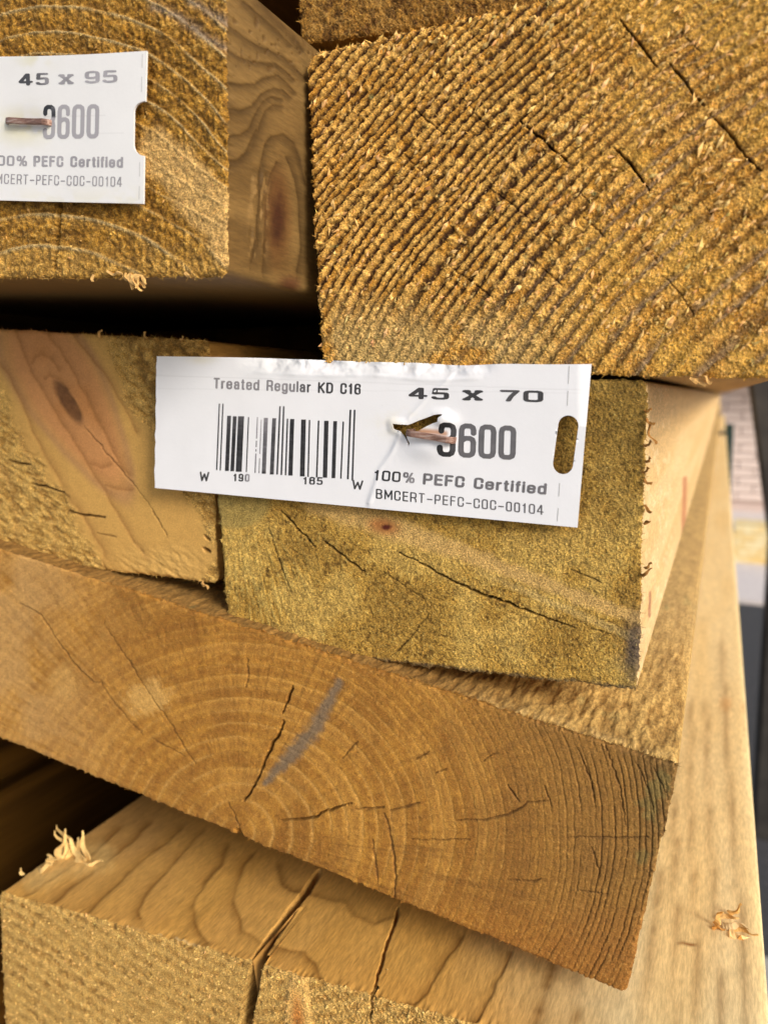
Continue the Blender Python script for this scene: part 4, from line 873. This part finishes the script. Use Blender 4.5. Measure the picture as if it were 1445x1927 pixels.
# ================================================================== LOOSE FIBRES, CHIPS, SPLINTERS
def rdir(n, out=.5, plane=(1, 0, 1)):
    v = RNG.normal(size=(n, 3))*np.array(plane); v[:, 1] = -abs(RNG.normal(size=n))*out; return v
def edge_fibres(info, side, n, L, r, test=None, lift=1.1, out=.6):
    P = {'top': info['P'][0], 'right': info['P'][:, -1], 'bottom': info['P'][-1], 'left': info['P'][:, 0]}[side]; cc = {'top': info['col'][0], 'right': info['col'][:, -1], 'bottom': info['col'][-1], 'left': info['col'][:, 0]}[side]
    x, y = proj(P); ok = (x > -20) & (x < 1465) & (y > -20) & (y < 1947)
    if test is not None: ok &= test(x, y)
    I = np.nonzero(ok)[0]; I = I[RNG.integers(0, len(I), n)]
    o = {'top': (0, 0, 1), 'right': (1, 0, 0), 'bottom': (0, 0, -1), 'left': (-1, 0, 0)}[side]
    Dr = RNG.normal(size=(n, 3))*.75+np.array(o)*out; Dr[:, 1] = -abs(Dr[:, 1])*.6
    return P[I]-np.array(o)*.0001, Dr, L*(.4+.9*RNG.random(n)**2), r*(.6+.8*RNG.random(n)), vary(cc[I], .2, lift)
def add_edge(info, specs):
    parts = [edge_fibres(info, *s_) for s_ in specs]
    fibres(info['root'], *[np.concatenate([q[k] for q in parts]) for k in range(5)], name='edge_fibres', bend=.45)
add_edge(bE, [('bottom', 420, .0005, .00004), ('left', 200, .0005, .00004), ('right', 260, .0008, .00005), ('top', 60, .0005, .00004)])
add_edge(bB, [('top', 300, .0007, .00006), ('left', 200, .0005, .00005), ('bottom', 160, .0006, .00006)])
add_edge(bA, [('bottom', 220, .0007, .00005), ('right', 90, .0003, .00004)])
add_edge(bC, [('top', 200, .0008, .00005), ('bottom', 140, .0006, .00005), ('right', 90, .0006, .00005)])
add_edge(bF, [('bottom', 300, .0005, .00004), ('right', 120, .0004, .00004), ('top', 1500, .0008, .00006, lambda x, y: x > 200, .95, .45)])
add_edge(bG, [('top', 260, .0006, .00005)]); add_edge(bK, [('bottom', 120, .0006, .00005)])
def scatter(info, n, L, r, test=None, lift=1.3, out=.5, bend=.5):
    P, c = pick(info, n, test); fibres(info['root'], P, rdir(n, out), L*(.4+.9*RNG.random(n)), r*(.6+.8*RNG.random(n)), vary(c, .2, lift), bend)
scatter(bE, 12000, .00040, .00004, None, 1.75); scatter(bB, 6500, .00050, .00005, None, 1.5); scatter(bA, 4500, .00040, .000042, lambda x, y: x < 430, 1.6)
scatter(bC, 2600, .00045, .000045, lambda x, y: C_smooth(x, y) < .4, 1.25); scatter(bF, 3500, .00036, .000032, None, 1.55, .35); scatter(bG, 2600, .0006, .00006, lambda x, y: y < 1940, 1.35); scatter(bK, 1600, .0005, .00005, None, 1.3)
ridge_dir = np.array([.70, -.15, .70])
NB = 2400; P, c = pick(bB, NB, lambda x, y: (fbm(x, y, 90, 340, 2) > .36) & (y < 660)); crumbs(bB['root'], P, .00013+.00036*RNG.random(NB)**3, vary(mixc(c, lin(232, 190, 120), np.full(NB, .7)), .12, 1.05), 1.8, ax=ridge_dir)
P, c = pick(bB, 170, lambda x, y: y < 640); crumbs(bB['root'], P, .00026+.0003*RNG.random(170), vary(mixc(c, lin(240, 200, 132), np.full(170, .8)), .08, 1.05), 1.7, ax=ridge_dir)
P, c = pick(bB, 2200, lambda x, y: (y > 560)); crumbs(bB['root'], P, .00008+.0001*RNG.random(2200), vary(mixc(c, lin(206, 176, 116), np.full(2200, .5)), .15, 1.05), 1.4)
P, c = pick(bA, 900, lambda x, y: x < 430); crumbs(bA['root'], P, .00008+.00016*RNG.random(900)**2, vary(mixc(c, lin(206, 168, 98), np.full(900, .5)), .15, 1.1))
P, c = pick(bE, 1600); crumbs(bE['root'], P, .00006+.00010*RNG.random(1600)**2, vary(mixc(c, lin(200, 176, 108), np.full(1600, .5)), .15, 1.1))
P, c = pick(bG, 1300); crumbs(bG['root'], P, .0001+.0002*RNG.random(1300)**2, vary(mixc(c, lin(222, 186, 116), np.full(1300, .6)), .12, 1.1))
def on_top(info, px, py, sag=0):
    """pixel -> point on the upper long face"""
    A_, B_ = info['cor'][0], info['cor'][1]; n = np.cross(B_-A_, (0, 1, 0)); n /= np.linalg.norm(n)
    rc = np.stack([(np.asarray(px, float)-CX)/FPX, -(np.asarray(py, float)-CY)/FPX, -np.ones_like(np.asarray(px, float))], -1); r = rc @ RW.T
    return CAM+r*((n @ (A_-CAM))/(r @ n))[..., None]
def strips(parent, base, tip, width, col, name='splinter', th=.00022, curl=.5, n=9, label=None):
    """a flat curling sliver from base to tip with real thickness"""
    ax = tip-base; L = np.linalg.norm(ax); ax = ax/L; side = np.cross(ax, RNG.normal(size=3)); side /= np.linalg.norm(side); bn = np.cross(ax, side); V = []
    ph = RNG.random()*6
    for k in range(n):
        t = k/(n-1); c = base+ax*L*t+bn*L*curl*t*t+side*L*.10*math.sin(t*7+ph); w_ = width*(1-.75*t)*(.75+.4*RNG.random())
        tw = side*math.cos(t*1.4)+bn*math.sin(t*1.4); tn = np.cross(ax, tw)
        V += [c-tw*w_-tn*th, c+tw*w_-tn*th*.5, c+tw*w_+tn*th, c-tw*w_+tn*th*.6]
    V = np.array(V); F = [[4*k+j, 4*k+(j+1) % 4, 4*k+4+(j+1) % 4, 4*k+4+j] for k in range(n-1) for j in range(4)]+[[0, 1, 2, 3], [4*n-1, 4*n-2, 4*n-3, 4*n-4]]
    return mesh_np(name, V, np.array(F), M_fib, np.repeat(col[None]*(1+.1*RNG.normal()), len(V), 0), parent, smooth=False, label=label)
upZ = np.array([0, 0, 1.0]); pale = lin(226, 190, 122)
def pt(info, px, py, dz=0): return on_top(info, np.array(px), np.array(py))+upZ*dz
for (bx, by, tx, ty, w_) in ((120, 1610, 116, 1548, .0006), (135, 1612, 128, 1560, .0007), (128, 1615, 108, 1566, .0005), (150, 1612, 142, 1582, .0005), (165, 1618, 148, 1572, .0005), (110, 1618, 122, 1570, .0006), (100, 1625, 88, 1612, .0005),
        (85, 1632, 112, 1606, .0007), (140, 1622, 172, 1606, .0007), (150, 1625, 196, 1611, .0005), (42, 1648, 38, 1636, .0003), (160, 1626, 120, 1600, .0008), (70, 1640, 100, 1618, .0005)):
    base = pt(bG, bx, by); s_ = (np.linalg.norm(base-CAM)); tip = base+RW.T[:, 0]*0+(upZ*(by-ty)+np.array([1, 0, 0])*(tx-bx)*1.1)/FPX*s_*.92
    strips(bG['root'], base, tip, w_*1.7, pale, curl=.35*(RNG.random()-.4), th=.00012, n=9)
def on_right_top(px, py): return on_top(bG, np.array(float(px)), np.array(float(py)))
for (bx, by, tx, ty, w_, cc_) in ((1345, 1742, 1352, 1722, .0009, lin(216, 170, 100)), (1352, 1728, 1376, 1722, .0007, lin(220, 176, 110)), (1374, 1724, 1388, 1708, .0007, lin(216, 170, 100)), (1370, 1742, 1398, 1776, .0014, lin(232, 206, 158)), (1372, 1760, 1412, 1772, .0016, lin(226, 190, 130)),
        (1380, 1750, 1410, 1758, .0012, lin(214, 166, 96)), (1360, 1746, 1392, 1740, .0013, lin(228, 198, 146)), (1390, 1766, 1408, 1784, .0008, lin(206, 150, 78)), (1340, 1748, 1356, 1750, .0006, lin(180, 126, 60))):
    base = on_right_top(bx, by); s_ = np.linalg.norm(base-CAM); tip = base+(upZ*(by-ty+6)+np.array([1, 0, 0])*(tx-bx)*1.1)/FPX*s_
    strips(bG['root'], base+upZ*.0002, tip, w_*.7, cc_, curl=.3*(RNG.random()-.4))
def pf(px, py, D): return unproj(float(px), float(py), D)
for (bx, by, tx, ty, w_) in ((235, 516, 246, 540, .0005), (250, 517, 256, 546, .0006), (262, 516, 256, 540, .0005), (240, 518, 266, 536, .0007), (255, 520, 262, 545, .0004), (205, 512, 226, 520, .0003), (175, 517, 172, 528, .0002), (350, 514, 356, 524, .0002), (268, 518, 270, 534, .0004)):
    strips(bA['root'], pf(bx, by, .0908), pf(tx, ty, .0902), w_*.8, lin(206, 164, 100), curl=.2)
for (bx, by, tx, ty, w_) in ((818, 78, 826, 66, .0005), (836, 74, 832, 62, .0004), (790, 84, 806, 76, .0004), (815, 80, 830, 72, .0006), (612, 100, 602, 108, .0004), (700, 86, 704, 76, .0003), (1000, 34, 1010, 26, .0004)):
    strips(bB['root'], pf(bx, by, .1113), pf(tx, ty, .110), w_*.7, lin(220, 180, 104), curl=.2)
for (bx, by, tx, ty, w_) in ((1215, 790, 1229, 800, .0004), (1218, 795, 1232, 838, .0003), (1214, 840, 1226, 832, .0004), (1216, 870, 1226, 860, .0004), (1212, 905, 1224, 912, .0005), (1214, 775, 1224, 770, .0004), (1213, 985, 1222, 978, .0004), (1214, 1070, 1224, 1060, .0004), (1212, 950, 1222, 966, .0003), (1208, 1085, 1222, 1068, .0004), (1210, 890, 1222, 878, .0003)):
    strips(bE['root'], pf(bx, by, .1118), pf(tx, ty, .1112), w_*.6, lin(150, 104, 48), curl=.2)
for (bx, by, tx, ty, w_) in ((380, 1096, 394, 1108, .0005), (140, 1072, 142, 1078, .0003), (185, 633, 192, 618, .0004), (275, 637, 270, 624, .0003), (340, 640, 346, 632, .0003), (1300, 713, 1330, 722, .0009), (1322, 712, 1340, 720, .0008)):
    info = bB if bx > 1200 else bC; strips(info['root'], pf(bx, by, info['D']-.0002), pf(tx, ty, info['D']-.0006), w_*.7, lin(204, 160, 96), curl=.15)

# ================================================================== BACKGROUND seen past the pile
M_asph = plain('asphalt', (.050, .051, .054), .85, .2, noise=(.075, .075, .078), bump=.5, bscale=60, bdist=.004)
M_conc = plain('concrete', (.62, .56, .54), .85, .2, noise=(.70, .64, .60), bump=.3, bscale=30)
M_brick = plain('pale_brick', lin(226, 208, 198), .85, .2, noise=lin(216, 198, 186), bump=.3, bscale=40)
M_mort = plain('mortar', lin(206, 186, 176), .9, .1)
M_dark = plain('dark_steel', (.03, .027, .025), .55, .4, noise=(.05, .045, .04), bscale=20)
M_green = plain('dark_green_paint', (.015, .035, .028), .5, .4, noise=(.02, .045, .035), bscale=20)
M_fresh = plain('fresh_planks', lin(236, 222, 178), .7, .25, noise=lin(222, 186, 108), bscale=15)
def ground(name, x0, x1, y0, y1, z, mat):
    V = np.array([(x0, y0, z), (x1, y0, z), (x1, y1, z), (x0, y1, z)]); mesh_np(name, V, np.array([[0, 1, 2, 3]]), mat, smooth=False, kind='structure')
ground('ground', -60, 60, -60, 90, 0, M_asph); ground('bounce_slab', -5, 5, -7, 1.5, .004, plain('bounce_concrete', (.40, .385, .36), .85, .2, noise=(.32, .31, .29), bump=.3, bscale=12))  # pale slab added to bounce light up onto the timber
box('pavement', (-3, 4.25, 0), (6, 9.5, .02), M_conc, kind='structure')
rz = lambda py, Y: float(unproj(1410., py, Y)[2]); rx = lambda px, Y: float(unproj(px, 900., Y)[0])
# stack of fresh planks lying across the view
ps = empty('plank_stack', (.9, 5.3, .02), 'low stack of pale yellow planks, blurred, in front of the brick wall', 'plank stack')
for k in range(5):
    for j in range(2):
        box('plank', (.12+.02*RNG.random(), 5.22+j*.155, .022+k*.048), (2.6, 5.37+j*.155, .066+k*.048), M_fresh, ps, .002)
WY = 7.6; wl = empty('brick_wall', (1.0, WY, .02), 'blurred pale pink brick wall far behind the pile', 'wall')
box('wall_core', (-.6, WY+.02, .02), (2.6, WY+.3, 2.6), M_mort, wl)
bm_ = None
for r_ in range(24):
    for c_ in range(11):
        x0 = -.5+c_*.27+(r_ % 2)*.135; z0_ = .12+r_*.075
        if bm_ is None: bm_ = box('brick', (-.13, 0, 0), (.13, .1, .065), M_brick, None, .003); C.objects.unlink(bm_); me_ = bm_.data
        o = bpy.data.objects.new('brick', me_); o.location = (x0-wl.location.x, -.012-.004*RNG.random(), z0_-wl.location.z); put(o, wl)
bpy.data.objects.remove(bm_)
# leaning dark steel brace and upright at the right edge, green post beyond the plank ends
def bar(name, a, b, w_, mat, **kw):
    a = np.array(a); b = np.array(b); ax = (b-a)/np.linalg.norm(b-a); s_ = np.cross(ax, (0, 1, 0)); s_ /= np.linalg.norm(s_); u_ = np.cross(s_, ax); V = []
    for q in (a, b):
        for i, j in ((-1, -.8), (-.8, -1), (.8, -1), (1, -.8), (1, .8), (.8, 1), (-.8, 1), (-1, .8)): V.append(q+s_*w_*i+u_*w_*j)
    F = [[j, (j+1) % 8, 8+(j+1) % 8, 8+j] for j in range(8)]; return mesh_np(name, np.array(V), [np.array(F), np.array([[7, 6, 5, 4, 3, 2, 1, 0], [8, 9, 10, 11, 12, 13, 14, 15]])], mat, None, smooth=False, **kw)
YB = 1.9
rk = empty('storage_rack', (rx(1500, YB), YB, 0), 'dark steel rack with a slanting brace at the right edge, out of focus', 'rack')
w0 = .036
bar('brace', unproj(1432., 640., YB), unproj(1478., 1010., YB), w0, M_dark, parent=rk); bar('upright', unproj(1505., 640., YB+.08), (rx(1505, YB+.08), YB+.08, 0), .04, M_dark, parent=rk)
bar('green_post', (rx(1371, 4.3), 4.3, 0), unproj(1369., 798., 4.3), .03, M_green, label='dark green post beyond the far end of the planks, blurred', cat='post')
box('far_ledge', (-.6, 7.2, 1.23), (2.6, 7.62, 1.75), plain('grey_fascia', (.40, .38, .39), .8), label='grey ledge along the top of the blurred brick wall', cat='ledge')
print('script seconds', time.time()-T0)
